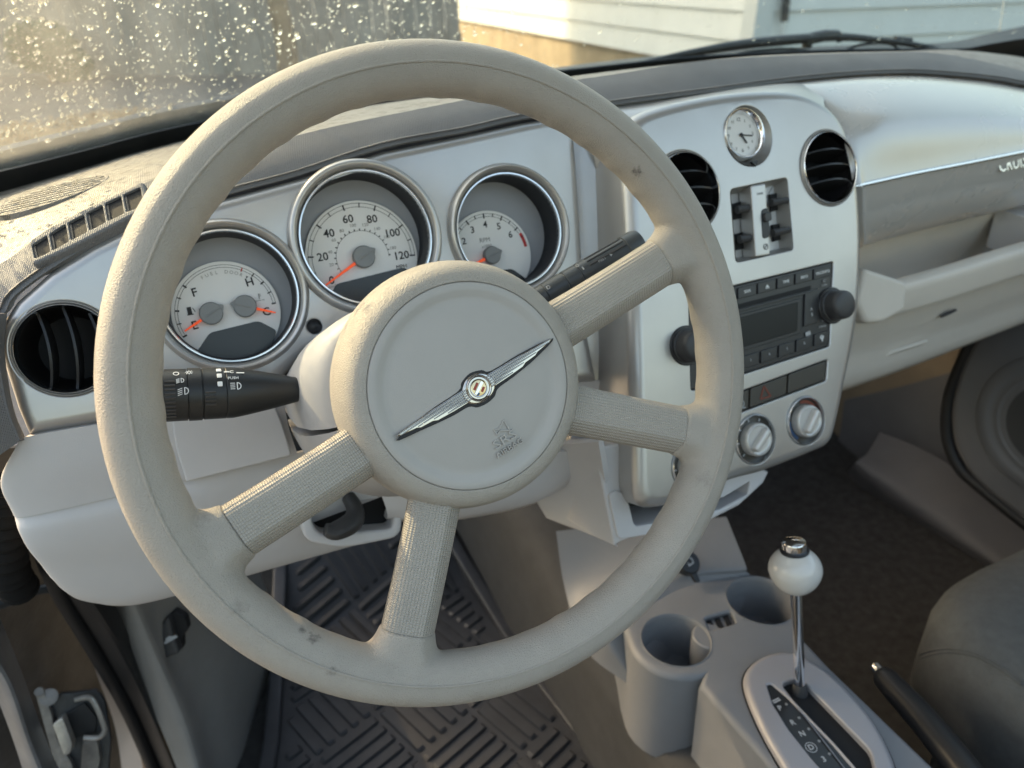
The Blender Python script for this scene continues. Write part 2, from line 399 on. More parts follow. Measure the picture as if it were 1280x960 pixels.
for wall, d, L, nrm in (('l', dL, LENL, -dR), ('r', dR, LENR, -dL)):
    f = Fr(corner, nrm, d)
    su = 1 if (f.u-d).length < .5 else -1
    if nrm.dot(CAM-corner) < 0: f = Fr(corner, -nrm, d)
    for k in range(NB):
        z0 = h_found+k*pitch
        q = [f.pt(0, z0, .028), f.pt(L, z0, .028), f.pt(L, z0+pitch, .008), f.pt(0, z0+pitch, .008), f.pt(0, z0, -.05), f.pt(L, z0, -.05), f.pt(L, z0+pitch, -.05), f.pt(0, z0+pitch, -.05)]
        # use world up, not the frame's own, so that courses stay level
        q = [corner+d*a+UPO*b+f.n*c for a, b, c in ((0, z0, .03), (L, z0, .03), (L, z0+pitch, .006), (0, z0+pitch, .006), (0, z0, -.05), (L, z0, -.05), (L, z0+pitch, -.05), (0, z0+pitch, -.05))]
        MB().add(q, [(0, 1, 2, 3), (0, 4, 5, 1), (3, 2, 6, 7), (0, 3, 7, 4), (1, 5, 6, 2), (4, 7, 6, 5)]).build('siding_board', SIDE, hs, flat=True)
    q = [corner+d*a+UPO*b+f.n*c for a, b, c in ((0, -.3, -.02), (L, -.3, -.02), (L, h_found-.002, -.02), (0, h_found-.002, -.02), (0, -.3, -.2), (L, -.3, -.2), (L, h_found-.002, -.2), (0, h_found-.002, -.2))]
    MB().add(q, [(0, 1, 2, 3), (0, 4, 5, 1), (3, 2, 6, 7), (0, 3, 7, 4), (1, 5, 6, 2), (4, 7, 6, 5)]).build('foundation', FOUND, hs, flat=True)
    n2 = f.n
    if wall == 'l': nl = n2
    else: nr = n2
q = []
for z in (h_found-.01, h_found+NB*pitch):
    for a, b in ((-.0, -.0), (.11, 0), (.11, .11), (0, .11)): q.append(corner+UPO*z+nl*(.045)+nr*.045+dL*a*1.2+dR*b*1.2)
MB().add([corner+UPO*z+x for z in (h_found-.01, h_found+NB*pitch) for x in (nl*.04+nr*.04, nl*.04+dL*.13, dL*.13-nl*.02, dR*.13-nr*.02, nr*.04+dR*.13)], [(0, 1, 6, 5), (1, 2, 7, 6), (3, 4, 9, 8), (4, 0, 5, 9)]).build('corner_trim', TRIM, hs, flat=True)
pf = hit(983, 0, nr, corner+nr*.07); pb = hit(977, 58, nr, corner+nr*.07); pm = pf.lerp(pb, .45)
ds = thing('downspout', 'thin downspout on the clapboard wall, dark above and white below', 'downspout', pb)
MB().tube([pm, pm+(pm-pb)*4], .032, 10).build('upper_pipe', PIPE, ds)
MB().tube([pb-(pf-pb)*1.2, pm], .024, 10).build('lower_pipe', TRIM, ds)
# shaded board fence and tree, left half
fb0, fb1 = g_hit(-160, 95), g_hit(578, 92)
FEN = mat('weathered_board', (.27, .265, .25), .85, bump=[('noise', 30, 4)], vary=.3, vscale=2.5)
fn = thing('board_fence', 'weathered grey board fence in shade beyond the wet left half of the windshield', 'fence', fb0)
fd = (fb1-fb0); nbd = 44; fnn = UPO.cross(fd).normalized()
if fnn.dot(CAM-fb0) < 0: fnn = -fnn
for k in range(nbd):
    a = fb0+fd*(k/nbd); b = fb0+fd*((k+.93)/nbd); o = fnn*random.uniform(0, .03); hh = 1.55+random.uniform(-.05, .05)
    MB().add([a+o, b+o, b+o+UPO*hh, a+o+UPO*hh, a+o-fnn*.04, b+o-fnn*.04, b+o-fnn*.04+UPO*hh, a+o-fnn*.04+UPO*hh], [(0, 1, 2, 3), (0, 4, 5, 1), (3, 2, 6, 7), (0, 3, 7, 4), (1, 5, 6, 2), (4, 7, 6, 5)]).build('board', FEN, fn, flat=True)
MB().add([fb0+fd*x-fnn*y+UPO*z for x, y, z in ((0, .05, .4), (1, .05, .4), (1, .12, .4), (0, .12, .4), (0, .05, .52), (1, .05, .52), (1, .12, .52), (0, .12, .52))], [(0, 1, 2, 3), (4, 5, 6, 7), (0, 1, 5, 4), (1, 2, 6, 5), (2, 3, 7, 6), (3, 0, 4, 7)]).build('rail', FEN, fn, flat=True)
BARK = mat('bark', (.24, .17, .10), .9, bump=[('noise', 40, 9)], vary=.35, vscale=6)
LEAF = mat('bush_leaf', (.045, .085, .025), .55, vary=.5, vscale=9)
LEAFD = mat('dry_leaf', (.42, .26, .12), .7, vary=.4, vscale=20)
tb = g_hit(362, 99)
tr = thing('tree', 'tan bare tree trunk standing before the shaded fence', 'tree', tb)
tt = [tb+UPO*z+fd.normalized()*x for z, x in ((-.1, 0), (.5, .02), (1.5, -.02), (3, .05), (4.6, .0))]
MB().tube(tt, [.17, .13, .12, .11, .08], 14, smooth=3).build('trunk', BARK, tr)
mb = MB()
for k in range(5):
    a = 2*PI*k/5; mb.tube([tt[4]-UPO*.5*(k % 3), tt[4]+V((cos(a)*.9, sin(a)*.9, .9)), tt[4]+V((cos(a)*1.8, sin(a)*1.8, 1.3))], [.05, .03, .012], 8)
mb.build('crown', BARK, tr)
def leaves(mb, c, r, n, s, sq=.8):
    for _ in range(n):
        d = V((random.gauss(0, 1), random.gauss(0, 1), random.gauss(0, 1))).normalized()*(random.random()**.4); p = c+V((d.x*r, d.y*r, d.z*r*sq))
        a = V((random.uniform(-1, 1), random.uniform(-1, 1), random.uniform(-1, 1))).normalized(); b = a.orthogonal().normalized()
        mb.add([p-a*s, p+b*s*.5, p+a*s, p-b*s*.5], [(0, 1, 2, 3)])
bb = g_hit(66, 102)
bs = thing('bush', 'round green bush low against the shaded fence', 'bush', bb)
mb = MB(); leaves(mb, bb+UPO*.42, .42, 900, .07); leaves(mb, bb+UPO*.2+dR*.25, .3, 400, .06); mb.build('foliage', LEAF, bs, flat=True, rec=False)
mb = MB()
for k in range(4): mb.tube([bb, bb+UPO*.3+V((random.uniform(-.2, .2), random.uniform(-.1, .1), .1))], [.02, .008], 6)
mb.build('stem', BARK, bs)
mb = MB()
for (px, py, r, n) in ((140, 152, .5, 700), (60, 172, .4, 350), (185, 160, .35, 250), (20, 180, .4, 250), (30, 160, .3, 100)):
    c = g_hit(px, py)
    for _ in range(n):
        p = c+dR*random.gauss(0, r*.5)+dL*random.gauss(0, r*.55)+UPO*random.uniform(.005, .03); a = (dR*random.uniform(-1, 1)+dL*random.uniform(-1, 1)+UPO*random.uniform(-.3, .3)).normalized(); b = UPO.cross(a).normalized(); s = random.uniform(.03, .06)
        mb.add([p-a*s, p+b*s*.5, p+a*s, p-b*s*.5], [(0, 1, 2, 3)])
o = mb.build('fallen_leaves', LEAFD, flat=True, rec=False); o['kind'] = 'stuff'; tag(o, 'tan fallen leaves scattered on the wet asphalt', 'leaves')  # real leaves, whose tan also stands in for sunlit patches on the ground
# unseen building added at front left: its edge puts the middle of the cabin in shade
def shade_caster():
    sh = thing('added_shade_building', 'unseen tall board building added beyond the fence to shade the car', 'building', (-7.8, 12.8, -.36))
    a, p = V((-math.sin(R_(SUN_AZ)), math.cos(R_(SUN_AZ)), 0)), V((math.cos(R_(SUN_AZ)), math.sin(R_(SUN_AZ)), 0))
    c = [a*15+p*.17, a*15+p*8.4, a*19+p*8.4, a*19+p*.17]
    for i in range(4):
        q0, q1 = c[i], c[(i+1) % 4]; mb = MB(); n = int((q1-q0).length/.2); o = (q1-q0).cross(V((0, 0, 1))).normalized()*.02
        mb.loft([[q0+V((0, 0, z))+x for z, x in ((-.5, -o), (13, -o), (13, o), (-.5, o))], [q1+V((0, 0, z))+x for z, x in ((-.5, -o), (13, -o), (13, o), (-.5, o))]])
        mb.build('wall', FEN, sh, flat=True)
    m0, m1 = (c[0]+c[3])/2+V((0, 0, 14.6))-p*.1, (c[1]+c[2])/2+V((0, 0, 14.6))+p*.1
    mb = MB()
    for i, j in ((0, 1), (3, 2)):
        e = (c[i]-c[3-i if i in (0, 3) else i]).normalized()*.12
        L = [c[i]+V((0, 0, 13))+e-p*.1, c[j]+V((0, 0, 13))+e+p*.1, m1, m0]; mb.add(L+[x+V((0, 0, .04)) for x in L], [(0, 1, 2, 3), (4, 5, 6, 7), (0, 1, 5, 4), (1, 2, 6, 5), (2, 3, 7, 6), (3, 0, 4, 7)])
    mb.build('roof', PIPE, sh, flat=True)
shade_caster()
ROOF_Y = .14
# ================================================================== LARGE STRUCTURE: the car's shell
def yrow(L, Y, dz=0):                        # picture points laid at given forward distances
    if isinstance(Y, (int, float)): Y = [Y]*len(L)
    return [atY(px, py, y) for (px, py), y in zip(L, Y)]
# floor, toe board and tunnel
mb = MB()
mb.patch([[(-.32, -.6, 0), (.3, -.6, 0), (1.3, -.6, 0)], [(-.32, .3, 0), (.3, .3, 0), (1.3, .3, 0)], [(-.32, .62, 0.0), (.3, .62, 0.0), (1.3, .62, 0.0)], [(-.32, .85, .16), (.3, .85, .16), (1.3, .85, .16)], [(-.32, .93, .5), (.3, .93, .5), (1.3, .93, .5)], [(-.32, .95, .75), (.3, .95, .75), (1.3, .95, .75)]], 6, 6, .03)
mb.build('floor', CARPET, kind='structure')
mb = MB()                                    # the hump in the middle
def hump(y, z, w0=.086, w1=.096): return [V((.30+x, y, q)) for x, q in ((-w1, -.01), (-w1+.005, z*.5), (-w0, z*.93), (0, z), (w0, z*.93), (w1-.005, z*.5), (w1, -.01))]
mb.patch([hump(-.6, .2), hump(.05, .2), hump(.22, .215, .084, .094), hump(.4, .26, .078, .092), hump(.75, .38, .08, .10), hump(.95, .46, .10, .14)], 5, 6, .01).build('floor_tunnel', CARPT, kind='structure')
# roof and right-hand side of the body, just outside the frame
cb = thing('car_roof', 'pale headliner and roof of the car above the view', 'car roof', (.4, -.6, 1.36))
HEADL = mat('headliner', (.60, .59, .57), .9, bump=[('noise', 300, .4)])
MB().patch([[(-.30, ROOF_Y, 1.28), (.36, ROOF_Y+.06, 1.33), (1.12, ROOF_Y, 1.28)], [(-.33, -.15, 1.33), (.36, -.15, 1.38), (1.15, -.15, 1.33)], [(-.30, -.45, 1.33), (.36, -.45, 1.38), (1.12, -.45, 1.33)]], 8, 6, .03).build('roof_skin', HEADL, cb)
MB().patch([[(-.35, -1.35, -.02), (.4, -1.35, -.02), (1.18, -1.35, -.02)], [(-.35, -1.3, .5), (.4, -1.3, .5), (1.18, -1.3, .5)], [(-.35, -1.25, .7), (.4, -1.25, .7), (1.18, -1.25, .7)]], 3, 3, .03).build('rear_bulkhead', CARPET, kind='structure')
# windshield base line, left to right
WB = [(-120, 262, .37), (0, 232, .46), (112, 201, .52), (225, 170, .57), (400, 135, .61), (560, 113, .635), (722, 93, .65), (880, 76, .66), (1062, 68, .63), (1175, 68, .58), (1280, 66, .49), (1380, 90, .40)]
WBP = [atY(*q) for q in WB]
gd = V((0, -.64, .77))
GLASS = bpy.data.materials.new('windshield_glass'); GLASS.use_nodes = True
t = GLASS.node_tree; N = t.nodes; L = t.links; N.remove(N['Principled BSDF'])
tr_ = N.new('ShaderNodeBsdfTransparent'); tr_.inputs[0].default_value = (.90, .94, .92, 1)
gl = N.new('ShaderNodeBsdfGlossy'); gl.inputs['Roughness'].default_value = .02
mx = N.new('ShaderNodeMixShader'); mx.inputs[0].default_value = .025; L.new(tr_.outputs[0], mx.inputs[1]); L.new(gl.outputs[0], mx.inputs[2])
df = N.new('ShaderNodeBsdfTranslucent'); df.inputs[0].default_value = (.80, .78, .74, 1)
d2 = N.new('ShaderNodeBsdfDiffuse'); d2.inputs[0].default_value = (.7, .7, .68, 1)
m3 = N.new('ShaderNodeMixShader'); m3.inputs[0].default_value = .45; L.new(df.outputs[0], m3.inputs[1]); L.new(d2.outputs[0], m3.inputs[2])
tcn = N.new('ShaderNodeTexCoord'); mp = N.new('ShaderNodeMapping'); mp.inputs['Scale'].default_value = (26, 4, 4); L.new(tcn.outputs['Object'], mp.inputs[0])
nz = N.new('ShaderNodeTexNoise'); nz.inputs['Scale'].default_value = 1; nz.inputs['Detail'].default_value = 5; L.new(mp.outputs[0], nz.inputs['Vector'])
sp = N.new('ShaderNodeSeparateXYZ'); L.new(tcn.outputs['Object'], sp.inputs[0])
mr = N.new('ShaderNodeMapRange'); L.new(sp.outputs[0], mr.inputs[0]); mr.inputs[1].default_value = -.3; mr.inputs[2].default_value = .42; mr.inputs[3].default_value = .115; mr.inputs[4].default_value = .005
mr2 = N.new('ShaderNodeMapRange'); L.new(nz.outputs[0], mr2.inputs[0]); mr2.inputs[1].default_value = .3; mr2.inputs[2].default_value = .7; mr2.inputs[3].default_value = .6; mr2.inputs[4].default_value = 1.3
mm = N.new('ShaderNodeMath'); mm.operation = 'MULTIPLY'; L.new(mr.outputs[0], mm.inputs[0]); L.new(mr2.outputs[0], mm.inputs[1])
m4 = N.new('ShaderNodeMixShader'); L.new(mm.outputs[0], m4.inputs[0]); L.new(mx.outputs[0], m4.inputs[1]); L.new(m3.outputs[0], m4.inputs[2])
L.new(m4.outputs[0], N['Material Output'].inputs[0])
ws = thing('windshield', 'rain-spotted hazy car windshield above the dashboard', 'windshield', WBP[6])
def glass_pt(s, t, out=0):                   # s along the base 0..1, t metres up the glass
    p = crom(WBP, s); q = crom(WBP, min(1, s+.004))-crom(WBP, max(0, s-.004)); n = q.cross(gd).normalized()
    if n.y < 0: n = -n
    return p+gd*t+n*out
rows = [[glass_pt(i/44, tt_) for i in range(45)] for tt_ in (.002, .25, .5, .75)]
MB().patch(rows, 1, 2, .004).build('glass_pane', GLASS, ws)
FRIT = mat('black_frit', (.012, .012, .012), .3, vary=.2, vscale=30)
fw_ = lambda s: .024-.008*min(1, s*1.6)+max(0, s-.84)*.28
MB().patch([[glass_pt(i/44, tt_*fw_(i/44)/1.0, -.0075) for i in range(45)] for tt_ in (-.6, .3, 1)], 1, 2, .002).build('black_border', FRIT, ws)
MB().patch([[glass_pt(i/44, fw_(i/44)+tt_, .014-.0*tt_) for i in range(19)] for tt_ in (-.03, -.008, .004)], 1, 2, .006).build('cowl_edge', mat('cowl_plastic', (.13, .13, .135), .35, vary=.3, vscale=40), ws)
# drops on the outer face
DROP = mat('rain_drop', (1, 1, 1), .10, trans=1, ior=1.33)
t = DROP.node_tree; N = t.nodes; L = t.links; q_ = N.new('ShaderNodeBsdfTranslucent'); q_.inputs[0].default_value = (1, .88, .60, 1)  # warm translucent share paints the sun's glint into the drops
x_ = N.new('ShaderNodeMixShader'); x_.inputs[0].default_value = .05; L.new(N['Principled BSDF'].outputs[0], x_.inputs[1]); L.new(q_.outputs[0], x_.inputs[2]); L.new(x_.outputs[0], N['Material Output'].inputs[0])
mb = MB(); n = 0
while n < 13500:
    s = random.random()**1.5*.97; 
    if s > .5 and random.random() < .62: continue
    t_ = random.uniform(.012, .40); p = glass_pt(s, t_, .0045)
    q = p-CAM; z = q.dot(FW); px, py = 640+890*q.dot(RT)/z, 480+890*q.dot(DN)/z
    if not (-260 < px < 1500 and -160 < py < 290): n += 0; continue
    tq = (glass_pt(min(1, s+.01), t_)-glass_pt(max(0, s-.01), t_)).normalized(); nn_ = tq.cross(gd).normalized()
    if nn_.y < 0: nn_ = -nn_
    r = min(.0024, .00033*math.exp(random.gauss(0, .72)))*(1.15 if s < .5 else 1.0); el = random.uniform(1.0, 2.0); an = R_(random.gauss(38, 16)); ht = r*random.uniform(.4, .6)
    e1, e2 = tq*cos(an)+gd*sin(an), gd*cos(an)-tq*sin(an); vs = []; K = 8
    for rr, hh in ((1, 0), (.86, .42), (.5, .86)):
        for k in range(K):
            a = 2*PI*k/K; wob = 1+.12*sin(3*a+n); vs.append(p+e1*(r*el*rr*wob*cos(a))+e2*(r*rr*wob*sin(a))+nn_*(ht*hh+.0003))
    vs.append(p+nn_*(ht+.0003)); fs = [tuple(range(K))[::-1]]
    for ring in (0, 1): fs += [(ring*K+k, ring*K+(k+1) % K, (ring+1)*K+(k+1) % K, (ring+1)*K+k) for k in range(K)]
    fs += [(2*K+k, 2*K+(k+1) % K, 3*K) for k in range(K)]
    mb.add(vs, fs); n += 1
o = mb.build('raindrops', DROP, ang=80, wn=False); o['kind'] = 'stuff'; tag(o, 'small rain drops beaded all over the outside of the windshield', 'raindrops')
# black cowl outside the foot of the glass
CWL = mat('cowl_black', (.02, .02, .021), .5, bump=[('noise', 300, .3)])
k0 = [glass_pt(s, -.002, .012) for s in (.48, .56, .64, .72, .80, .88, .95, 1)]
k1 = [atY(px, py, y) for px, py, y in ((690, 88, .86), (780, 75, .87), (880, 66, .87), (970, 60, .86), (1070, 56, .84), (1180, 53, .80), (1235, 42, .74), (1300, 28, .66))]
o = MB().patch([k0, [a.lerp(b, .5)+V((0, 0, .004)) for a, b in zip(k0, k1)], k1], 5, 3, .01).build('cowl_panel', CWL); tag(o, 'black plastic cowl strip outside, along the foot of the windshield under the wiper', 'cowl')
# wiper
wp = thing('windshield_wiper', 'black wiper blade lying along the foot of the windshield', 'wiper', atY(985, 52, .69))
def wpt(px, py, d=.0): 
    # stand just ahead of the glass at the same picture column
    y = .69-.10*max(0, (px-950)/280)**2-d; return atY(px, py, y)
MB().tube([wpt(px, py, .004) for px, py in ((770, 86), (850, 78), (940, 71), (1050, 68), (1130, 66), (1200, 66))], (.0035), 8, smooth=3).build('rubber_blade', BLACK, wp)
MB().tube([wpt(px, py) for px, py in ((800, 80), (860, 67), (925, 56), (985, 50), (1045, 46), (1100, 50), (1150, 57), (1200, 66))], [.004, .006, .008, .0085, .007, .0055, .005, .003], 8, smooth=3).build('blade_bridge', BLACK, wp)
for L_ in (((905, 74), (935, 65), (990, 61), (1030, 68)), ((1052, 65), (1075, 56), (1110, 54), (1128, 65)), ((1000, 61), (1008, 66)), ((830, 78), (850, 71), (880, 68))):
    MB().tube([wpt(px, py, .001) for px, py in L_], .0025, 8, smooth=3).build('yoke', BLACK, wp)
MB().tube([wpt(1008, 60, -.002), wpt(1014, 48, -.002), wpt(1046, 44, -.002), wpt(1050, 52, -.002)], [.008, .01, .009, .006], 8, smooth=2).build('connector', BLACK, wp)
MB().tube([wpt(1138, 52, -.004), wpt(1118, 50, -.004)], .007, 8).build('end_block', BLACK, wp)
an_ = thing('antenna', 'thin pale mast standing outside the right end of the windshield', 'antenna', atY(1247, 60, .8))
MB().tube([atY(1246, 62, .8), atY(1257, -10, .8), atY(1268, -80, .8)], [.0018, .0013, .001], 8).build('mast', TRIM, an_)

# ------------------------------------------------------------------ dash pad
pf_px = [(-70, 440), (0, 393), (19, 366), (75, 326), (161, 278), (230, 256), (300, 236), (375, 216), (480, 182), (580, 163), (655, 146), (767, 129), (880, 114), (1000, 98), (1100, 90), (1175, 91), (1280, 104), (1400, 140)]
pf_y = [.162, .168, .173, .179, .186, .189, .191, .193, .197, .199, .202, .205, .214, .243, .262, .262, .245, .21]
pc_px = [(-90, 372), (0, 330), (47, 297), (86, 274), (125, 253), (190, 225), (300, 190), (400, 162), (505, 140), (580, 125), (650, 110), (767, 93), (880, 76), (1000, 69), (1100, 66), (1175, 67), (1280, 89), (1400, 128)]
pc_y = [.19, .205, .21, .215, .218, .222, .226, .229, .234, .237, .24, .245, .255, .283, .30, .30, .28, .24]
pf_y = [y+.014*min(1, max(0, (12.5-i)/2)) for i, y in enumerate(pf_y)]; pc_y = [y+.010*min(1, max(0, (12.5-i)/2)) for i, y in enumerate(pc_y)]
front = yrow(pf_px, pf_y); crest = yrow(pc_px, pc_y)
back = []
for i in range(18):
    b = crom(WBP, i/17); back.append(b-gd*.006+V((0, -.012, 0)))
for i in range(18):
    if i > 7: back[i].z = min(back[i].z, crest[i].z-.012)
tuck = [p+V((0, .022, .002)) for p in front]; tuck2 = [p+V((0, .003, -.0012)) for p in front]
mid_ = [c.lerp(b, .3)+V((0, 0, .004)) for c, b in zip(crest, back)]
dp = thing('dash_pad', 'dark grey textured pad along the top of the dashboard', 'dash pad', front[9])
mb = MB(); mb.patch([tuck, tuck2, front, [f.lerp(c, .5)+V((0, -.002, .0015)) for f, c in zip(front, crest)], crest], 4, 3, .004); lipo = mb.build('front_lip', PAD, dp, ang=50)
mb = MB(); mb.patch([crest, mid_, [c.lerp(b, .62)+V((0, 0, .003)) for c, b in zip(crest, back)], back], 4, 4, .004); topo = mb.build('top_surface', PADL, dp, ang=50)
# the dark end piece at the left
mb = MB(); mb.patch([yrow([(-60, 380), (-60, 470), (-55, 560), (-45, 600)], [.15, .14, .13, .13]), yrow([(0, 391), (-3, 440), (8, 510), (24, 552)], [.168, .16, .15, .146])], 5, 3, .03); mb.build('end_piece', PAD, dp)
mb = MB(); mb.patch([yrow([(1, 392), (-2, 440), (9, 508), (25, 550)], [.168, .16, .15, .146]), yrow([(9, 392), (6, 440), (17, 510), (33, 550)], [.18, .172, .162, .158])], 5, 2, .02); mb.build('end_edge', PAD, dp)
# side demister slots in the front lip, left end
bpy.context.view_layer.update()
def on(o, px, py, lift=0):                   # the point of a built surface seen at a picture position
    mw = o.matrix_world.inverted(); ok, p, n, _ = o.ray_cast(mw @ CAM, ray(px, py).normalized())
    if not ok: return None
    p = o.matrix_world @ p; n = n if n.dot(CAM-p) > 0 else -n; return p+n*lift, n
def on_any(px, py, lift=0): return on(lipo, px, py, lift) or on(topo, px, py, lift) or (atY(px, py, .2), V((0, -.8, .6)))
tops = [(42, 309), (64, 295), (87, 281), (110, 269), (133, 257), (156, 246), (180, 235)]; bots = [(46, 326), (68, 316), (91, 303), (114, 291), (137, 279), (160, 268), (184, 258)]
H6 = [on_any(*q) for q in ((46, 318), (66, 306), (112, 282), (158, 258), (178, 248))]
nD = sum((h[1] for h in H6), V()).normalized(); cD = sum((h[0] for h in H6), V())/len(H6)
fD = Fr(cD, nD, H6[-1][0]-H6[0][0]); hD = .0006+max((h[0]-cD).dot(fD.n) for h in H6)
out_ = rpoly(fD.pxs([(36, 305), (62, 287), (110, 262), (181, 228), (190, 260), (140, 286), (92, 311), (42, 334)], hD), .004)
hol_ = []
for i in range(6):
    hol_.append(rpoly(fD.pxs([tops[i], (tops[i+1][0]-3, tops[i+1][1]+1.5), (bots[i+1][0]-3, bots[i+1][1]+1.5), bots[i]], hD), .0015, 3))
mb = MB(); mb.plate(fD, out_, hol_, h=hD+.0022, r=.0022, rh=.0006, depth=.012); mb.build('demister_bezel', PAD, dp)
for L4 in hol_:
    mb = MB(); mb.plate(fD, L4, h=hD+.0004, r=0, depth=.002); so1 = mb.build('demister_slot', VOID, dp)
    us = [q[0] for q in L4]; u0_, u1_ = min(us), max(us); vs_ = [q[1] for q in L4]
    A4 = [q for q in L4 if q[0] < u0_+(u1_-u0_)*.55]
    if len(A4) > 2: mb = MB(); mb.plate(fD, A4, h=hD+.0009, r=0, depth=.0004); mb.build('slot_wall', DKGREY, so1)
# speaker grille in the top at the left
P3 = [on(topo, *q) for q in ((12, 256), (120, 232), (60, 246), (60, 236), (75, 250))]; P3 = [p for p in P3 if p]
nS = sum((p[1] for p in P3), V()).normalized(); cS = sum((p[0] for p in P3), V())/len(P3)
P3 = [p for p in (on(topo, x, y) for x in range(8, 126, 10) for y in (232, 238, 244, 250, 256)) if p]
fS = Fr(cS+nS*(max((p[0]-cS).dot(nS) for p in P3 if (p[0]-cS).length < .05)-.0008), nS, (.9, .45, 0)); e_px = [fS.px(*q) for q in ((3, 259), (128, 230), (60, 229), (72, 258))]
a0 = (V(e_px[0])+V(e_px[1]))/2; ra = (V(e_px[1])-V(e_px[0])).length/2; rot = math.atan2(e_px[1][1]-e_px[0][1], e_px[1][0]-e_px[0][0]); rb = min(ra, (V(e_px[2])-V(e_px[3])).length*.5)
sg = thing('speaker_grille', 'oval slotted speaker grille in the sunlit left end of the dash top', 'speaker grille', fS.pt(a0.x, a0.y))
fS2 = Fr(fS.pt(a0.x, a0.y), fS.n, fS.u*cos(rot)+fS.v*sin(rot))
MB().plate(fS2, circ(0, 0, ra, 56, rb), [circ(0, 0, ra*.94, 56, rb*.93)], h=.0016, r=.0006, depth=.006).build('grille_rim', PADL, sg)
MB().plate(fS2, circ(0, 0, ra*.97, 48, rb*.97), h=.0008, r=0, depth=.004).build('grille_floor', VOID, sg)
nsl = 9
for i in range(nsl):
    y = rb*.92*(-1+2*(i+.5)/nsl); x = ra*.94*math.sqrt(max(.01, 1-(y/(rb*.93))**2))
    mb = MB(); mb.plate(fS2, [(-x, y-rb*.05), (x, y-rb*.05), (x, y+rb*.05), (-x, y+rb*.05)], h=.0016, r=.0004, depth=.002); mb.build('slat', PADL, sg)
# ================================================================== INSTRUMENT FASCIA
def ell(fr, cx, cy, rx, ry, h=0):            # picture ellipse -> circle on the frame (centre, radius from its height)
    u, v = fr.px(cx, cy, h); r = abs(fr.px(cx, cy-ry, h)[1]-fr.px(cx, cy+ry, h)[1])/2; return u, v, r
g_fuel = ell(CL, 288, 370, 93, 92); g_spd = ell(CL, 459, 297, 97, 93); g_tac = ell(CL, 637, 288, 77, 79)
fa = thing('instrument_fascia', 'silver painted fascia framing the three gauges behind the wheel', 'fascia', CL.pt(0, 0))
fo = CL.pxs([(34, 545), (20, 512), (6, 468), (-5, 432), (-3, 408), (19, 376), (60, 340), (112, 307), (161, 283), (230, 259), (300, 241), (375, 221), (480, 187), (580, 167), (655, 151), (718, 141), (723, 190), (730, 300), (735, 405), (749, 476), (700, 480), (690, 440), (640, 405), (560, 386), (480, 394), (421, 424), (382, 446), (352, 474), (330, 492), (212, 512), (124, 529)])
vl = ell(CL, 83, 436, 66, 61)
hol = [circ(g[0], g[1], g[2]) for g in (g_fuel, g_spd, g_tac)]
hol = [circ(g[0], g[1], g[2]*.93) for g in (g_fuel, g_spd, g_tac)]+[circ(vl[0], vl[1], vl[2]*1.0)]
bt = CL.px(393, 408)
mb = MB(); mb.plate(CL, fo, hol+[circ(bt[0], bt[1], .0052, 24)], h=0, r=.009, rh=.0015, depth=.03, steps=5); mb.build('fascia_panel', SILVER, fa)
mb = MB(); mb.plate(CL, inset(fo, .004 if area(fo) > 0 else -.004), hol, h=-.032, r=0, depth=.002); mb.build('backing', VOID, fa, flat=True)
mb = MB(); mb.lathe(CL, [(.0052, -.004), (.0062, .0004), (.0057, .0012), (.005, .0002), (.0048, -.003)], 28, bt[0], bt[1]); mb.build('button_rim', SATIN, fa)
mb = MB(); mb.lathe(CL, [(.0047, -.012), (.0047, -.002), (.003, -.0008), (.0001, -.0006)], 28, bt[0], bt[1], cap1=True); mb.build('trip_button', BLACK, fa)
# panel between the fascia and the centre stack
DH = -.026
def gauge(name, label, g, dial_c, dial_right, marks):
    u, v, r = g; th = thing(name, label, 'gauge', CL.pt(u, v))
    mb = MB(); mb.lathe(CL, [(r*1.075, -.003), (r*1.068, .002), (r*1.045, .0055), (r*1.01, .0072), (r*.975, .0066), (r*.952, .0040), (r*.940, .0), (r*.935, -.004)], 96, u, v); mb.build('outer_ring', SILVER, th, ang=60)
    mb = MB(); mb.lathe(CL, [(r*.936, -.004), (r*.932, .0005), (r*.918, .0022), (r*.898, .0022), (r*.888, .0006), (r*.885, -.002)], 96, u, v); mb.build('chrome_ring', SATIN, th, ang=60)
    mb = MB(); mb.lathe(CL, [(r*.886, .0), (r*.88, DH-.002)], 72, u, v); mb.build('hood_wall', TUBE, th)
    mb = MB(); mb.lathe(CL, [(r*.9, DH-.001), (.001, DH-.001)], 72, u, v, cap1=True); mb.build('mask', MASK, th)
    f = Fr(CL.pt(0, 0, DH), CL.n, CL.u); cu, cv = CL.px(*dial_c, DH); rr = CL.px(*dial_right, DH)[0]-cu
    # the dial is clipped by the hood
    pts = []
    for a, b in circ(0, 0, rr, 96):
        q = V((cu+a, cv+b)); c = V((u, v)); d = q-c
        if d.length > r*.875: q = c+d.normalized()*r*.875
        pts.append((q.x, q.y))
    mb = MB(); mb.plate(f, pts, h=.0022, r=.0004, depth=.002); dial = mb.build('dial', DIAL, th)
    fd_ = Fr(f.pt(cu, cv, .0022), f.n, f.u); marks(fd_, rr, th, dial, lambda L: [(a-cu, b-cv) for a, b in [CL.px(x, y, DH+.002) for x, y in L]])
    return th
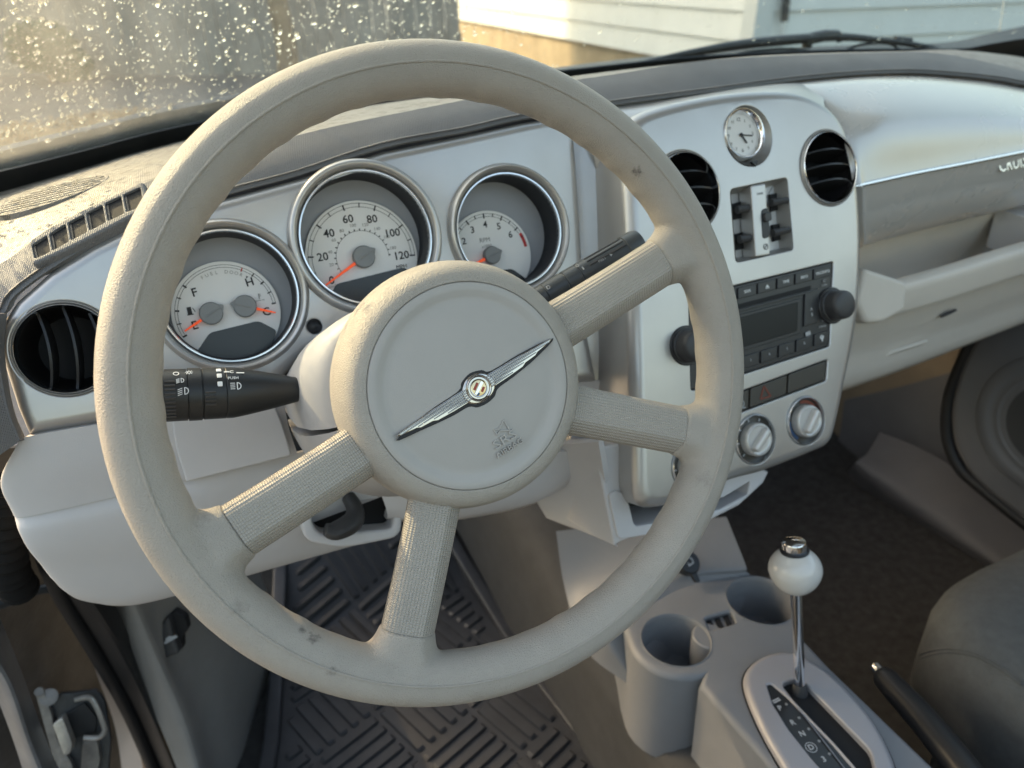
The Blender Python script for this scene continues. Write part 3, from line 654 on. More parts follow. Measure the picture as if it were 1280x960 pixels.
def needle(th, fd, piv, ang, L, capr, tail):
    d = V((cos(ang), sin(ang))); q = V((-d.y, d.x)); p = V(piv)
    nd = MB(); nd.plate(fd, [tuple(p+q*.0014), tuple(p-q*.0014), tuple(p+d*L-q*.0005), tuple(p+d*L+q*.0005)], h=.0042, r=.0003, depth=.0012); nd.build('needle', RED, th)
    cp = MB(); cp.lathe(fd, [(capr, .001), (capr, .0052), (capr*.9, .0062), (.0004, .0064)], 32, p.x, p.y, cap1=True)
    e = p-d*capr*1.25; cp.plate(fd, [tuple(p+q*capr*.75-d*capr*.55), tuple(e+q*.0004), tuple(e-q*.0004), tuple(p-q*capr*.75-d*capr*.55)], h=.0058, r=.0003, depth=.004)
    cp.plate(fd, [tuple(p+q*.0006-d*capr*.95), tuple(p-q*.0006-d*capr*.95), tuple(p-q*.0006+d*capr*.5), tuple(p+q*.0006+d*capr*.5)], h=.0070, r=.0003, depth=.001)
    cp.build('needle_cap', CAPG, th)
def lcd(th, fd, L):
    mb = MB(); mb.plate(fd, rpoly(L, .003), h=.0006, r=.0002, depth=.0005); mb.build('lcd_window', LCD, th)
def spd_marks(fd, rr, th, dial, m):
    a0, a1 = R_(207), R_(-6); ink, ig = MB(), MB()
    for k in range(13):
        a = a0+(a1-a0)*k/12; big = k % 2 == 0; c, s = cos(a), sin(a); i0 = .855 if big else .875
        ink.bar(fd, (rr*i0*c, rr*i0*s), (rr*.955*c, rr*.955*s), .0011 if big else .0007, .0002)
        if big: ink.text(fd, str(k*10), rr*.70*c, rr*.70*s, .0088, .0002, bold=.00012)
    ink.arc(fd, 0, 0, rr*.95, a1, a0, .00032, .0001, 60); ink.arc(fd, 0, 0, rr*.885, a1, a0, .0003, .0001, 60)
    for k in range(20):
        a = a0+(a1-a0)*k/19.3; c, s = cos(a), sin(a); ink.bar(fd, (rr*.47*c, rr*.47*s), (rr*.505*c, rr*.505*s), .0008, .0002)
        if k % 2 == 0 and k: ig.text(fd, str(k*10), rr*.575*c, rr*.575*s, .0036, .0002)
    ink.arc(fd, 0, 0, rr*.47, a1, a0, .00028, .0001, 50)
    ink.text(fd, 'MPH', rr*.66, -rr*.27, .0046, .0002); ig.text(fd, 'km/h', -rr*.62, -rr*.42, .0034, .0002)
    ink.build('numerals', INK, dial, flat=True); ig.build('small_numerals', INKG, dial, flat=True)
    lcd(th, fd, m([(402, 392), (420, 355), (505, 334), (527, 350), (540, 420), (420, 420)])); needle(th, fd, (0, 0), R_(207), rr*.93, .0088, 0)
def tac_marks(fd, rr, th, dial, m):
    a0, a1 = R_(200), R_(7); ink, ig = MB(), MB()
    for k in range(14):
        a = a0+(a1-a0)*k/14; big = k % 2 == 0; c, s = cos(a), sin(a); i0 = .83 if big else .86
        ink.bar(fd, (rr*i0*c, rr*i0*s), (rr*.94*c, rr*.94*s), .0011 if big else .0007, .0002)
        if big: ink.text(fd, str(k//2), rr*.69*c, rr*.69*s, .0078, .0002, bold=.0001)
    ink.arc(fd, 0, 0, rr*.93, R_(27), a0, .0003, .0001, 50); ink.arc(fd, 0, 0, rr*.87, R_(27), a0, .0003, .0001, 50)
    ig.text(fd, 'RPM', -rr*.07, rr*.36, .0052, .0002); ig.text(fd, 'x1000', -rr*.05, rr*.22, .0038, .0002)
    ink.build('numerals', INK, dial, flat=True); ig.build('small_numerals', INKG, dial, flat=True)
    rd = MB(); rd.arc(fd, 0, 0, rr*.90, R_(5), R_(26), .0028, .0002, 12); rd.build('red_zone', REDI, dial, flat=True)
    lcd(th, fd, m([(560, 392), (585, 352), (622, 338), (640, 336), (658, 349), (640, 400)])); needle(th, fd, (0, 0), R_(197), rr*.86, .0075, 0)
def fuel_marks(fd, rr, th, dial, m):
    ink, ig, rd = MB(), MB(), MB()
    def tk(a, w, mbk=ink, i0=.85): ink_ = mbk; ink_.bar(fd, (rr*i0*cos(a), rr*i0*sin(a)), (rr*.93*cos(a), rr*.93*sin(a)), w, .0002)
    for k in range(5): tk(R_(200-16*k), .0012 if k in (0, 2, 4) else .0008)
    for k in range(5): tk(R_(2+14.7*k), .0011 if k in (0, 2) else .0008, rd if k == 4 else ink)
    for r2 in (.93, .88): ink.arc(fd, 0, 0, rr*r2, R_(2), R_(200), .00028, .0001, 60)
    (e, f_, h_, c_, pump, tmp, arrow) = m([(238, 408), (243, 366), (312, 353), (333, 390), (239, 388), (324, 372), (249, 388)])
    for tx, q in (('E', (e[0]+.003, e[1])), ('F', f_), ('H', h_), ('C', c_)): ink.text(fd, tx, q[0], q[1], .0085, .0002, rot=.1, bold=.00015)
    x, y = pump; ink.bar(fd, (x-.0012, y-.0026), (x-.0012, y+.0026), .003, .0002); ink.bar(fd, (x-.0032, y-.0029), (x+.001, y-.0029), .0008, .0002); ink.bar(fd, (x+.0013, y+.0015), (x+.0025, y-.0015), .0005, .0002)
    x, y = arrow; ink.add([fd.pt(x, y+.0012, .0004), fd.pt(x, y-.0012, .0004), fd.pt(x+.0016, y, .0004)], [(0, 1, 2)])
    x, y = tmp; ig.bar(fd, (x, y-.001), (x, y+.003), .0008, .0002)
    for dx in (-.0025, 0, .0025): ig.bar(fd, (x+dx-.001, y-.002), (x+dx+.001, y-.0022), .0005, .0002)
    ig.bar(fd, (x, y+.0024), (x+.0014, y+.0024), .0005, .0002); ig.bar(fd, (x, y+.0012), (x+.0014, y+.0012), .0005, .0002)
    for i, ch in enumerate('FUEL DOOR'):
        a = R_(112-6.6*i); ig.text(fd, ch, rr*.79*cos(a), rr*.79*sin(a), .0036, .0002, rot=a-PI/2)
    a = R_(112-6.6*9.1); ink.add([fd.pt(rr*.79*cos(a), rr*.79*sin(a)+.001, .0003), fd.pt(rr*.79*cos(a), rr*.79*sin(a)-.001, .0003), fd.pt(rr*.79*cos(a)+.0016, rr*.79*sin(a), .0003)], [(0, 1, 2)])
    ink.build('letters', INK, dial, flat=True); ig.build('small_letters', INKG, dial, flat=True); rd.build('hot_mark', REDI, dial, flat=True)
    lcd(th, fd, m([(246, 440), (262, 416), (323, 401), (346, 413), (338, 436), (306, 448), (262, 450)]))
    pv = m([(264, 392), (306, 383), (231, 414), (344, 391)])
    d = V(pv[2])-V(pv[0]); needle(th, fd, pv[0], math.atan2(d.y, d.x), d.length, .0083, 0)
    d = V(pv[3])-V(pv[1]); needle(th, fd, pv[1], math.atan2(d.y, d.x), d.length, .0083, 0)
gauge('fuel_temperature_gauge', 'left gauge with fuel and temperature needles marked E F H C', g_fuel, (284, 391), (351, 388), fuel_marks)
gauge('speedometer', 'largest gauge, white speed dial numbered to 120 in the middle of the three', g_spd, (453, 322), (522, 324), spd_marks)
gauge('tachometer', 'right gauge, white rev counter dial numbered 0 to 6 with red zone', g_tac, (612, 320), (663, 320), tac_marks)

# ------------------------------------------------------------------ round air vents
def vent(fr, c, label, vertical, tilt=0, sx=1.0, offs=(-.45, 0, .45), lean=.0):
    u, v, r = c; th = thing('air_vent', label, 'air vent', fr.pt(u, v), 'round dashboard air vents')
    mb = MB(); mb.lathe(fr, [(r*1.0, -.01), (r*1.0, .0005), (r*.975, .0022), (r*.95, .001), (r*.94, -.004)], 72, u, v, sx); mb.build('silver_ring', SILVER, th, ang=60)
    mb = MB(); mb.lathe(fr, [(r*.95, -.002), (r*.945, .0022), (r*.92, .0032), (r*.895, .0015), (r*.89, -.006)], 72, u, v, sx); mb.build('chrome_ring', CHROME, th, ang=60)
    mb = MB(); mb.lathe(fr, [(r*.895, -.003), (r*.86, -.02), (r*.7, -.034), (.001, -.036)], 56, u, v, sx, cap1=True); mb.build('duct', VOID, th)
    f = fr.off(u, v, 0, tilt); R2 = r*.885
    for k in offs:
        x = R2*k; L2 = R2*math.sqrt(max(.02, 1-k*k)); rows = []
        for hh, sh in ((-.004, 0), (-.022, .004)):
            row = []
            for j in range(13):
                s = -1+2*j/12; bow = .004*(1-s*s)*(1 if vertical else -1); q = (x+bow+sh*lean, s*L2*sx**0) if vertical else (s*L2*sx, x-bow*.6-sh*1.4)
                row.append(f.pt(q[0]*(sx if vertical else 1), q[1], hh+.006*(1-s*s)*(1 if hh > -.01 else 0)))
            rows.append(row)
        MB().patch(rows, 1, 2, .0016).build('vane', BLACK, th)
    return th
vent(CL, vl, 'left end air vent with upright vanes, beside the rim of the wheel', True, R_(-4), 1.0, (-.45, .08, .6), 0)

# ================================================================== CENTRE STACK
so_px = [(800, 140), (850, 124), (920, 112), (985, 110), (1022, 120), (1048, 140), (1064, 170), (1076, 225), (1081, 300), (1079, 370), (1073, 420), (1062, 475), (1049, 535), (1040, 556), (1022, 566), (961, 590), (918, 602), (860, 625), (826, 636), (800, 628), (795, 560), (792, 460), (787, 300), (783, 200), (785, 160)]
so2 = smooth_loop(ST.pxs(so_px), 4)
v1 = ell(ST, 1036, 210, 35, 51); v2 = ell(ST, 858, 240, 34, 50)
v1 = (v1[0], v1[1], (v1[2]+v2[2])/2*1.0); v2 = (v2[0], v2[1], v1[2])
ck = ell(ST, 936, 170, 31, 38)
sw_px = [(913, 237), (984, 222), (992, 312), (920, 328)]
rd_px = [(861, 371), (1042, 327), (1037, 433), (864, 489)]
sb_px = [(862, 513), (1035, 449), (1033, 476), (862, 540)]
kn = [ell(ST, 1007, 526, 27, 31), ell(ST, 944, 549, 27, 32), ell(ST, 866, 582, 27, 32)]
rk1 = ST.px(1040, 382); rk2 = ST.px(858, 432)
st = thing('center_stack', 'satin silver centre stack panel carrying clock, vents, radio and knobs', 'centre panel', ST.pt(0, 0))
sw = rpoly(ST.pxs(sw_px), .004); rdq = ST.pxs(rd_px); sbq = rpoly(ST.pxs(sb_px), .003)
rdh = rpoly(rdq, .003)
mb = MB(); mb.plate(ST, so2, [circ(v1[0], v1[1], v1[2]), circ(v2[0], v2[1], v2[2]), circ(ck[0], ck[1], ck[2], ry=ck[2]*1.0), sw, rdh, sbq]+[circ(k[0], k[1], k[2], 40) for k in kn], h=0, r=.011, rh=.0012, depth=.14, steps=6); mb.build('panel', SILVER, st)
# top fairing that runs from the stack back under the pad
mb = MB(); mb.patch([yrow([(735, 132), (800, 124), (870, 115), (940, 106), (1000, 100), (1040, 104)], [.222, .226, .23, .24, .258, .27]), yrow([(735, 155), (800, 146), (860, 130), (930, 117), (990, 113), (1030, 124)], [.205, .19, .185, .19, .20, .205]), yrow([(745, 210), (795, 190), (860, 150), (930, 134), (990, 128), (1035, 145)], [.20, .168, .167, .172, .172, .17])], 6, 6, .005); mb.build('top_fairing', SILVER, st)
# side infill between fascia seam and stack
mb = MB(); mb.patch([yrow([(714, 143), (725, 143), (755, 145), (790, 160)], [.225, .222, .212, .17]), yrow([(718, 260), (729, 260), (762, 262), (790, 270)], [.198, .194, .182, .14]), yrow([(726, 405), (737, 405), (768, 405), (796, 410)], [.163, .160, .150, .11]), yrow([(738, 478), (749, 478), (775, 480), (796, 480)], [.146, .143, .132, .095])], 5, 5, .006); mb.build('side_infill', SILVER, st, ang=60)
mb = MB(); mb.patch([yrow([(716, 478), (752, 476), (800, 478)], [.15, .14, .11]), yrow([(716, 540), (760, 540), (806, 545)], [.14, .13, .09]), yrow([(690, 600), (760, 610), (812, 625)], [.14, .12, .08])], 5, 5, .006); mb.build('lower_infill', LGREY, st, ang=60)
vent(ST, v1, 'right air vent of the centre stack, fully in view above the radio knob', False, R_(0))
vent(ST, v2, 'centre stack air vent half hidden behind the steering wheel rim', False, R_(0))

# clock
ckt = thing('clock', 'small round analogue clock with chrome bezel at the top of the centre stack', 'clock', ST.pt(ck[0], ck[1]))
cc = ell(ST, 930, 167, 27, 33); cr = cc[2]
MB().lathe(ST, [(ck[2]*1.0, .0005), (ck[2]*.98, -.001), (cr*1.03, -.006), (cr*.9, -.009)], 64, (ck[0]), ck[1]).build('recess', SILVER, ckt, ang=60)
mb = MB(); mb.lathe(ST, [(cr*1.0, -.008), (cr*1.0, -.001), (cr*.95, .002), (cr*.88, .0016), (cr*.80, -.003), (cr*.79, -.006)], 64, cc[0], cc[1]); mb.build('bezel', CHROME, ckt, ang=60)
fk = ST.off(cc[0], cc[1], -.0045); MB().plate(fk, circ(0, 0, cr*.8, 48), h=0, r=.0003, depth=.004).build('dial', DIAL, ckt)
mb = MB()
for k in range(12):
    a = PI/2-k*PI/6; x, y = cr*.6*cos(a), cr*.6*sin(a)
    if k in (0, 3, 6, 9): mb.text(fk, str(k or 12), x, y, .0048, .0003)
    else: mb.text(fk, str(k), x, y, .0036, .0003)
ckn = mb.build('numerals', INKG, ckt, flat=True)
mb = MB(); mb.bar(fk, (0, 0), (cr*.56*cos(R_(-8)), cr*.56*sin(R_(-8))), .0011, .0008); mb.build('minute_hand', INK, ckt, flat=True)
mb = MB(); mb.bar(fk, (0, 0), (cr*.4*cos(R_(-58)), cr*.4*sin(R_(-58))), .0014, .0012); mb.lathe(fk, [(.0016, .0004), (.0016, .0018), (.0002, .002)], 16, cap1=True); mb.build('hour_hand', INK, ckt, flat=True)
hx = ST.px(943, 205)
mb = MB(); mb.plate(ST, rpoly([(hx[0]-.004, hx[1]+.0024), (hx[0]+.004, hx[1]+.0026), (hx[0]+.0012, hx[1]-.0004), (hx[0]+.0006, hx[1]-.003), (hx[0]-.0012, hx[1]-.0008)], .001), h=.0012, r=.0003, depth=.003); mb.build('set_tab', BLACK, ckt)

# window switch pack
wsw = thing('window_switch_pack', 'recessed window switch pack with pale upright bar below the clock', 'switch panel', ST.pt(*ST.px(952, 275)))
mb = MB(); swi = inset(sw, .0035 if area(sw) > 0 else -.0035); mb.loft([[ST.pt(u, v, .0002) for u, v in sw], [ST.pt(u, v, -.014) for u, v in swi]], False, True); mb.build('tray', SILVER, wsw)
def qp(L, fr=ST, h=0): return fr.pxs(L, h)
bar_px = [(936, 233), (954, 230), (960, 319), (942, 322)]
mb = MB(); mb.plate(ST, rpoly(qp(bar_px), .002), h=.003, r=.0012, depth=.016); mb.build('center_bar', SILVER, wsw)
mb = MB(); mb.plate(ST, rpoly(qp([(948, 263), (957, 260), (959, 297), (950, 300)]), .004), h=.0036, r=.0005, depth=.003); lk = mb.build('lock_switch', BLACK, wsw)
mb = MB(); mb.plate(ST, rpoly(qp([(950, 268), (958, 266), (959, 277), (951, 279)]), .002), h=.0065, r=.0008, depth=.003); mb.build('rocker', DKGREY, lk)
mb = MB(); mb.text(ST, 'LOCK', *ST.px(947, 243), .0026, .0031); a = ST.px(954, 309); mb.arc(ST, a[0], a[1], .0024, 0, 2*PI, .0006, .0032, 14); mb.bar(ST, (a[0]-.002, a[1]-.002), (a[0]+.002, a[1]+.002), .0006, .0032); mb.build('print', INK, wsw, flat=True)
for q in ([(914, 255), (937, 249), (939, 270), (916, 275)], [(962, 243), (972, 241), (974, 262), (964, 265)], [(917, 293), (941, 287), (943, 308), (919, 313)], [(965, 281), (976, 279), (978, 299), (967, 302)]):
    mb = MB(); mb.plate(ST, qp(q, ST, -.012), h=-.0115, r=.0003, depth=.003); sb_ = mb.build('switch_well', VOID, wsw)
for (x0, y0, x1, y1) in ((923, 262, 940, 259), (966, 253, 984, 250), (926, 299, 944, 296), (968, 291, 986, 287)):
    a, b = ST.px(x0, y0, -.002), ST.px(x1, y1, -.002)
    MB().tube([ST.pt(*a, -.004), ST.pt(*b, -.002)], [.0038, .003], 10).build('paddle', DKGREY, wsw)

# radio
ra_ = thing('radio', 'black car radio with display, slot and button rows in the centre stack', 'radio', ST.pt(*ST.px(950, 405)))
mb = MB(); mb.plate(ST, inset(rdh, .0003 if area(rdh) > 0 else -.0003), h=-.001, r=.0012, depth=.02)
for kx in (rk1, rk2): mb.lathe(ST, [(.0172, -.012), (.0172, .0008), (.0164, .0016), (.0002, .0016)], 40, kx[0], kx[1], cap1=True)
mb.build('faceplate', RADIO, ra_)
def rq(s, t):                                # radio-quad coordinates: s from left, t from top
    a, b, c, d = [V(q) for q in rdq]; return tuple(a*(1-s)*(1-t)+b*s*(1-t)+c*s*t+d*(1-s)*t)
def rbox(name, s0, s1, t0, t1, h, m, par=None, r=.0006, h0=-.001, rc=.0008):
    mb = MB(); mb.plate(ST, rpoly([rq(s0, t0), rq(s1, t0), rq(s1, t1), rq(s0, t1)], rc, 3), h=h, r=r, depth=h-h0); return mb.build(name, m, par or ra_)
edge = [.03, .17, .31, .445, .58, .71, .845, .985]
tx = ['AM/FM', 'TAPE', 'SET', 'SEEK', 'SCAN', 'TUNE', 'INFO']
names = ['AM/FM', 'SEEK', 'SEEK', '\u25b2', 'TIME', 'INFO', 'MSG/INFO']
for i in range(7):
    s0, s1 = edge[i]+.006, edge[i+1]-.006; b = rbox('button', s0, s1, .035, .155, .0008, RADIO)
    u, v = rq((s0+s1)/2, .095); ang = math.atan2(rq(1, 0)[1]-rq(0, 0)[1], rq(1, 0)[0]-rq(0, 0)[0])
    mb = MB()
    if i == 3: mb.add([ST.pt(u-.002, v-.0008, .0012), ST.pt(u+.002, v-.0008, .0012), ST.pt(u, v+.0018, .0012)], [(0, 1, 2)]); mb.bar(ST, (u-.002, v-.0016), (u+.002, v-.0016), .0006, .001)
    else: mb.text(ST, names[i], u, v, .0037, .001, rot=ang)
    mb.build('button_print', WHITE, b, flat=True)
rbox('cd_slot', .08, .84, .215, .265, -.0006, VOID, r=0); rbox('slot_lip', .06, .86, .27, .30, .0012, RADIO)
rbox('display_frame', .10, .765, .33, .74, .0006, RADIO); rbox('display', .125, .74, .36, .70, .0009, RGLASS, rc=.0015)
rbox('side_button', .79, .895, .27, .67, .0010, RADIO)
mb = MB(); u, v = rq(.842, .53); mb.text(ST, 'A', u, v+.003, .0042, .0012); mb.build('side_print', GREYP, ra_, flat=True); mb = MB(); mb.text(ST, 'B', u, v-.002, .0042, .0012); mb.build('side_print', GREYP, ra_, flat=True); mb = MB()
mb.text(ST, 'EJT', *rq(.935, .20), .0026, .0004); mb.build('eject_print', GREYP, ra_, flat=True); mb = MB(); mb.text(ST, 'LOAD', *rq(.935, .25), .0024, .0004); mb.build('faceplate_print', GREYP, ra_, flat=True); mb = MB(); mb.text(ST, 'SCROLL', *rq(.935, .735), .0026, .0004); mb.text(ST, '\u2022', *rq(.935, .67), .004, .0004)
mb.build('scroll_print', GREYP, ra_, flat=True); mb = MB(); u, v = rq(.825, .77); mb.bar(ST, (u-.003, v), (u+.003, v+.0006), .0035, .0002); mb.text(ST, 'CD', u, v-.003, .0026, .0004)
mb.build('disc_mark', GREYP, ra_, flat=True)
edge = [.06, .2, .335, .47, .60, .73, .86]
for i in range(6):
    s0, s1 = edge[i]+.008, edge[i+1]-.008; b = rbox('button', s0, s1, .80, .94, .0008, RADIO)
    mb = MB(); u, v = rq((s0+s1)/2, .865); mb.text(ST, str(i+1), u, v, .0036, .001); mb.build('button_print', GREYP, b, flat=True)
b = rbox('button', .875, .985, .80, .94, .0008, RADIO); mb = MB(); u, v = rq(.93, .87); mb.arc(ST, u, v+.0008, .0018, 0, 2*PI, .0007, .001, 12); mb.bar(ST, (u-.0026, v+.001), (u+.0026, v+.001), .0007, .001); mb.bar(ST, (u, v-.003), (u, v+.001), .0008, .001); mb.build('button_print', WHITE, b, flat=True)
for kx in (rk1, rk2):
    mb = MB(); mb.lathe(ST, [(.0150, .0016), (.0148, .003), (.0136, .0035), (.0134, .012), (.0128, .0150), (.0108, .0165), (.006, .0171), (.0002, .0172)], 48, kx[0], kx[1], cap1=True); mb.build('knob', DKGREY, ra_, ang=50)

# switch bank
sk_ = thing('switch_bank', 'dark strip of push switches with red hazard triangle below the radio', 'switch strip', ST.pt(*ST.px(970, 482)))
mb = MB(); mb.plate(ST, inset(sbq, .0003 if area(sbq) > 0 else -.0003), h=-.006, r=0, depth=.01); mb.build('strip_floor', VOID, sk_)
A_, B_, C_, D_ = [V(q) for q in ST.pxs(sb_px)]
def sq(s, t): return tuple(A_*(1-s)*(1-t)+B_*s*(1-t)+C_*s*t+D_*(1-s)*t)
hz = [.0, .2, .42, .70, 1.0]
for i in range(4):
    s0, s1 = hz[i]+.006, hz[i+1]-.006; mb = MB(); mb.plate(ST, rpoly([sq(s0, .05), sq(s1, .05), sq(s1, .95), sq(s0, .95)], .0015, 3), h=-.001, r=.001, depth=.006); b = mb.build('switch', SWB, sk_)
    if i == 2:
        u, v = sq(.53, .52); mb = MB()
        P3 = [(u-.006, v-.004), (u+.006, v-.004), (u, v+.0065)]
        for k in range(3): mb.bar(ST, P3[k], P3[(k+1) % 3], .0016, -.0008)
        mb.build('hazard_triangle', ORNG, b, flat=True)
    if i == 1:
        u, v = sq(.36, .6); mb = MB(); mb.arc(ST, u, v, .003, 0, 2*PI, .0008, -.0008, 14); mb.bar(ST, (u-.004, v-.004), (u+.004, v-.004), .0008, -.0008); mb.build('switch_print', GREYP, b, flat=True)
# climate knobs
for k, lab in zip(kn, ('right chrome climate knob under the switch strip, with red and blue arc', 'middle chrome climate knob under the switch strip, left of the red and blue one', 'climate knob mostly hidden behind the lower right of the wheel rim')):
    u, v, r = k; th = thing('climate_knob', lab, 'knob', ST.pt(u, v), 'climate control knobs')
    mb = MB(); mb.lathe(ST, [(r*1.0, -.006), (r*1.0, .001), (r*.96, .0022), (r*.92, .001), (r*.88, -.004)], 56, u, v); mb.build('outer_ring', SATIN, th, ang=60)
    mb = MB(); mb.lathe(ST, [(r*.9, -.003), (r*.66, -.002), (.001, -.002)], 48, u, v, cap1=True); mb.build('scale_ring', SWB, th)
    mb = MB(); mb.lathe(ST, [(r*.66, -.002), (r*.66, .004), (r*.63, .0058), (r*.58, .0062), (r*.54, .0052), (r*.50, .0048), (.0002, .0050)], 56, u, v, cap1=True); kb = mb.build('knob_face', KPALE, th, ang=50)
    f = ST.off(u, v, 0, R_(48 if k is kn[0] else 40)); mb = MB(); mb.plate(f, rpoly([(-r*.52, -r*.15), (r*.52, -r*.15), (r*.52, r*.15), (-r*.52, r*.15)], r*.12), h=.0112, r=.002, depth=.0065); mb.build('grip', KPALE, kb)
    if k is kn[0]:
        mb = MB(); mb.arc(ST, u, v, r*.78, R_(-30), R_(95), r*.13, -.0016, 20); mb.build('red_arc', ORNG, th, flat=True)
        mb = MB(); mb.arc(ST, u, v, r*.78, R_(170), R_(235), r*.13, -.0016, 16); mb.build('blue_arc', BLUE, th, flat=True)
    else:
        mb = MB()
        for a in range(-60, 250, 40): mb.bar(ST, (u+r*.73*cos(R_(a)), v+r*.73*sin(R_(a))), (u+r*.84*cos(R_(a)), v+r*.84*sin(R_(a))), .0012, -.0016)
        mb.build('scale_print', GREYP, th, flat=True)
# ================================================================== PASSENGER SIDE
pp = thing('passenger_dash_panel', 'glossy silver passenger airbag panel with embossed word and thin trim line', 'dash panel', atY(1150, 190, .17))
r0 = yrow([(980, 100), (1040, 95), (1100, 93), (1175, 94), (1280, 107), (1400, 140)], [.27, .272, .275, .275, .262, .23])
r1 = yrow([(1000, 112), (1052, 108), (1110, 105), (1180, 107), (1280, 119), (1400, 150)], [.225, .226, .226, .226, .218, .20])
r2 = yrow([(1040, 161), (1078, 156), (1120, 150), (1200, 146), (1280, 150), (1400, 165)], [.190, .178, .175, .175, .172, .165])
r3 = yrow([(1066, 230.5), (1085, 226.5), (1140, 214.5), (1210, 201), (1280, 187), (1400, 163)], [.158]*6)
def longer(*rows, left=True):                # carry a row on to the far end of the dash and in behind the stack
    for r in rows:
        r.append(r[-1]+V((.16, -.03, (r[-1].z-r[-2].z)*.6)))
        if left: r.insert(0, r[0]+V((-.03, .06, 0)))
longer(r0, r1, r2, r3)
MB().patch([r0, r1, r2, r3], 6, 8, .006).build('upper_panel', SILV2, pp)
l0 = yrow([(1070, 233.5), (1085, 230.5), (1140, 218.5), (1210, 205), (1280, 191), (1400, 167)], [.1585]*6)
l1 = yrow([(1070, 271), (1085, 267), (1140, 253), (1210, 237), (1280, 222), (1400, 197)], [.168]*6)
l2 = yrow([(1070, 308), (1085, 304.5), (1140, 290), (1210, 273), (1280, 256), (1400, 229)], [.195]*6)
longer(l0, l1, l2); l3 = [p+V((0, .03, -.001)) for p in l2]
MB().patch([l0, l1, l2, l3], 6, 6, .005).build('lower_panel', SILV2, pp)
MB().tube([p+V((0, -.0005, -.002)) for p in r3[1:]], .0022, 8, smooth=4).build('trim_strip', SATIN, pp)
fL = Fr(atY(1232, 214, .163), V((-.05, -.95, .28)), atY(1290, 199, .164)-atY(1240, 210, .164))
mb = MB(); mb.text(fL, 'CRUISER', .050, .002, .021, .0016, ext=.0008, sx=.80); mb.build('embossed_word', SATIN, pp, flat=True)
# glove tray: back wall, lip, left block and underside
gb = thing('glove_tray', 'beige open glove tray with rounded lip on the passenger side', 'glove tray', atY(1180, 345, .15))
q0 = yrow([(1030, 300), (1083, 296), (1180, 275), (1280, 248), (1400, 220)], [.23, .235, .235, .235, .235]); q1 = yrow([(1040, 350), (1130, 352), (1200, 333), (1280, 306), (1400, 270)], [.26, .26, .27, .27, .27]); longer(q0, q1, left=False); q2 = [p+V((0, -.06, .006)) for p in q1]
MB().patch([q0, q1, q2], 5, 5, .005).build('tray_wall', BEIGE, gb)
lip = yrow([(1110, 374), (1180, 354), (1230, 338), (1285, 321), (1400, 287)], [.150, .146, .144, .144, .15])
longer(lip, left=False); lip_r = []
lp_ = [crom([V(p) for p in lip], k/24) for k in range(25)]
for k, p in enumerate(lp_):
    t_ = (lp_[min(k+1, 24)]-lp_[max(k-1, 0)]).normalized(); up_ = (V((0, -.12, 1))-t_*V((0, -.12, 1)).dot(t_)).normalized(); sd_ = t_.cross(up_)
    lip_r.append([p+up_*(.0195*math.copysign(abs(sin(q))**.5, sin(q)))+sd_*(.0115*math.copysign(abs(cos(q))**.5, cos(q))) for q in [2*PI*m/28 for m in range(28)]])
MB().loft(lip_r).build('lip', BEIGE, gb, ang=50)
fB = Fr(atY(1106, 368, .138), (0, -.97, .24))
mb = MB(); mb.plate(fB, rpoly(fB.pxs([(1080, 335), (1133, 352), (1131, 388), (1102, 404), (1081, 405), (1070, 380)]), .006), h=.002, r=.006, depth=.06, steps=4); mb.build('end_block', BEIGE, gb)
u0 = yrow([(1030, 405), (1120, 382), (1200, 360), (1280, 334), (1400, 298)], .172); u1 = yrow([(1025, 447), (1120, 425), (1200, 403), (1280, 375), (1400, 335)], .19); u2 = yrow([(1020, 492), (1110, 460), (1212, 420), (1280, 394), (1400, 352)], .235); longer(u0, u1, u2, left=False); u3 = [p+V((0, .30, .015)) for p in u2]
MB().patch([u0, u1, u2, u3], 5, 5, .005).build('underside', BEIGE, gb)
f = Fr(atY(1184, 390, .176), (0, -.8, -.5)); MB().plate(f, circ(0, 0, .012, 20, .0024, .35), h=.0036, r=.0003, depth=.003).build('slot', DKGREY, gb)
f = Fr(atY(1128, 433, .195), (0, -.75, -.6)); MB().plate(f, rpoly([(-.03, -.004), (.03, .003), (.034, .009), (-.02, .003)], .002), h=.006, r=.001, depth=.004).build('pull_bar', BEIGE, gb)
fdv = Fr(atY(1268, 288, .21), (-1, -.1, .0), (0, -1, 0)); mb = MB(); mb.plate(fdv, rpoly([(-.03, -.03), (.055, -.035), (.05, .012), (-.03, .025)], .006), h=.0, r=.002, depth=.05); mb.build('divider', LGREY, gb)
# right foot well: kick panel, door, sill
kp = thing('kick_panel', 'side trim panel, warm flare painted in as brown, at the far end of the passenger foot well', 'trim panel', (.95, .62, 0))
MB().patch([[(1.16, .97, .74), (1.16, .60, .76), (1.16, -1.3, .84)], [(1.16, .97, .32), (1.16, .60, .32), (1.16, -1.3, .32)], [(1.16, .97, -.04), (1.16, .60, -.04), (1.16, -1.3, -.04)]], 3, 3, .02).build('panel', mat('trim_warm_flare', (.17, .135, .095), .7, bump=[('noise', 600, .3)], vary=.12, vscale=12), kp)  # brown here is a warm flare of light put into the panel colour
mat('trim_grey', (.095, .095, .10), .6, bump=[('noise', 700, .3)], vary=.1, vscale=12)
MB().patch([[atX(px, py, 1.15) for px, py in L_] for L_ in (((1055, 500), (1090, 492), (1130, 482), (1180, 468), (1230, 455)), ((1050, 540), (1090, 535), (1140, 530), (1190, 530), (1240, 530)), ((1040, 575), (1080, 592), (1150, 640), (1200, 680), (1250, 715)))], 4, 4, .012).build('lower_trim', MATS['trim_grey'], kp)
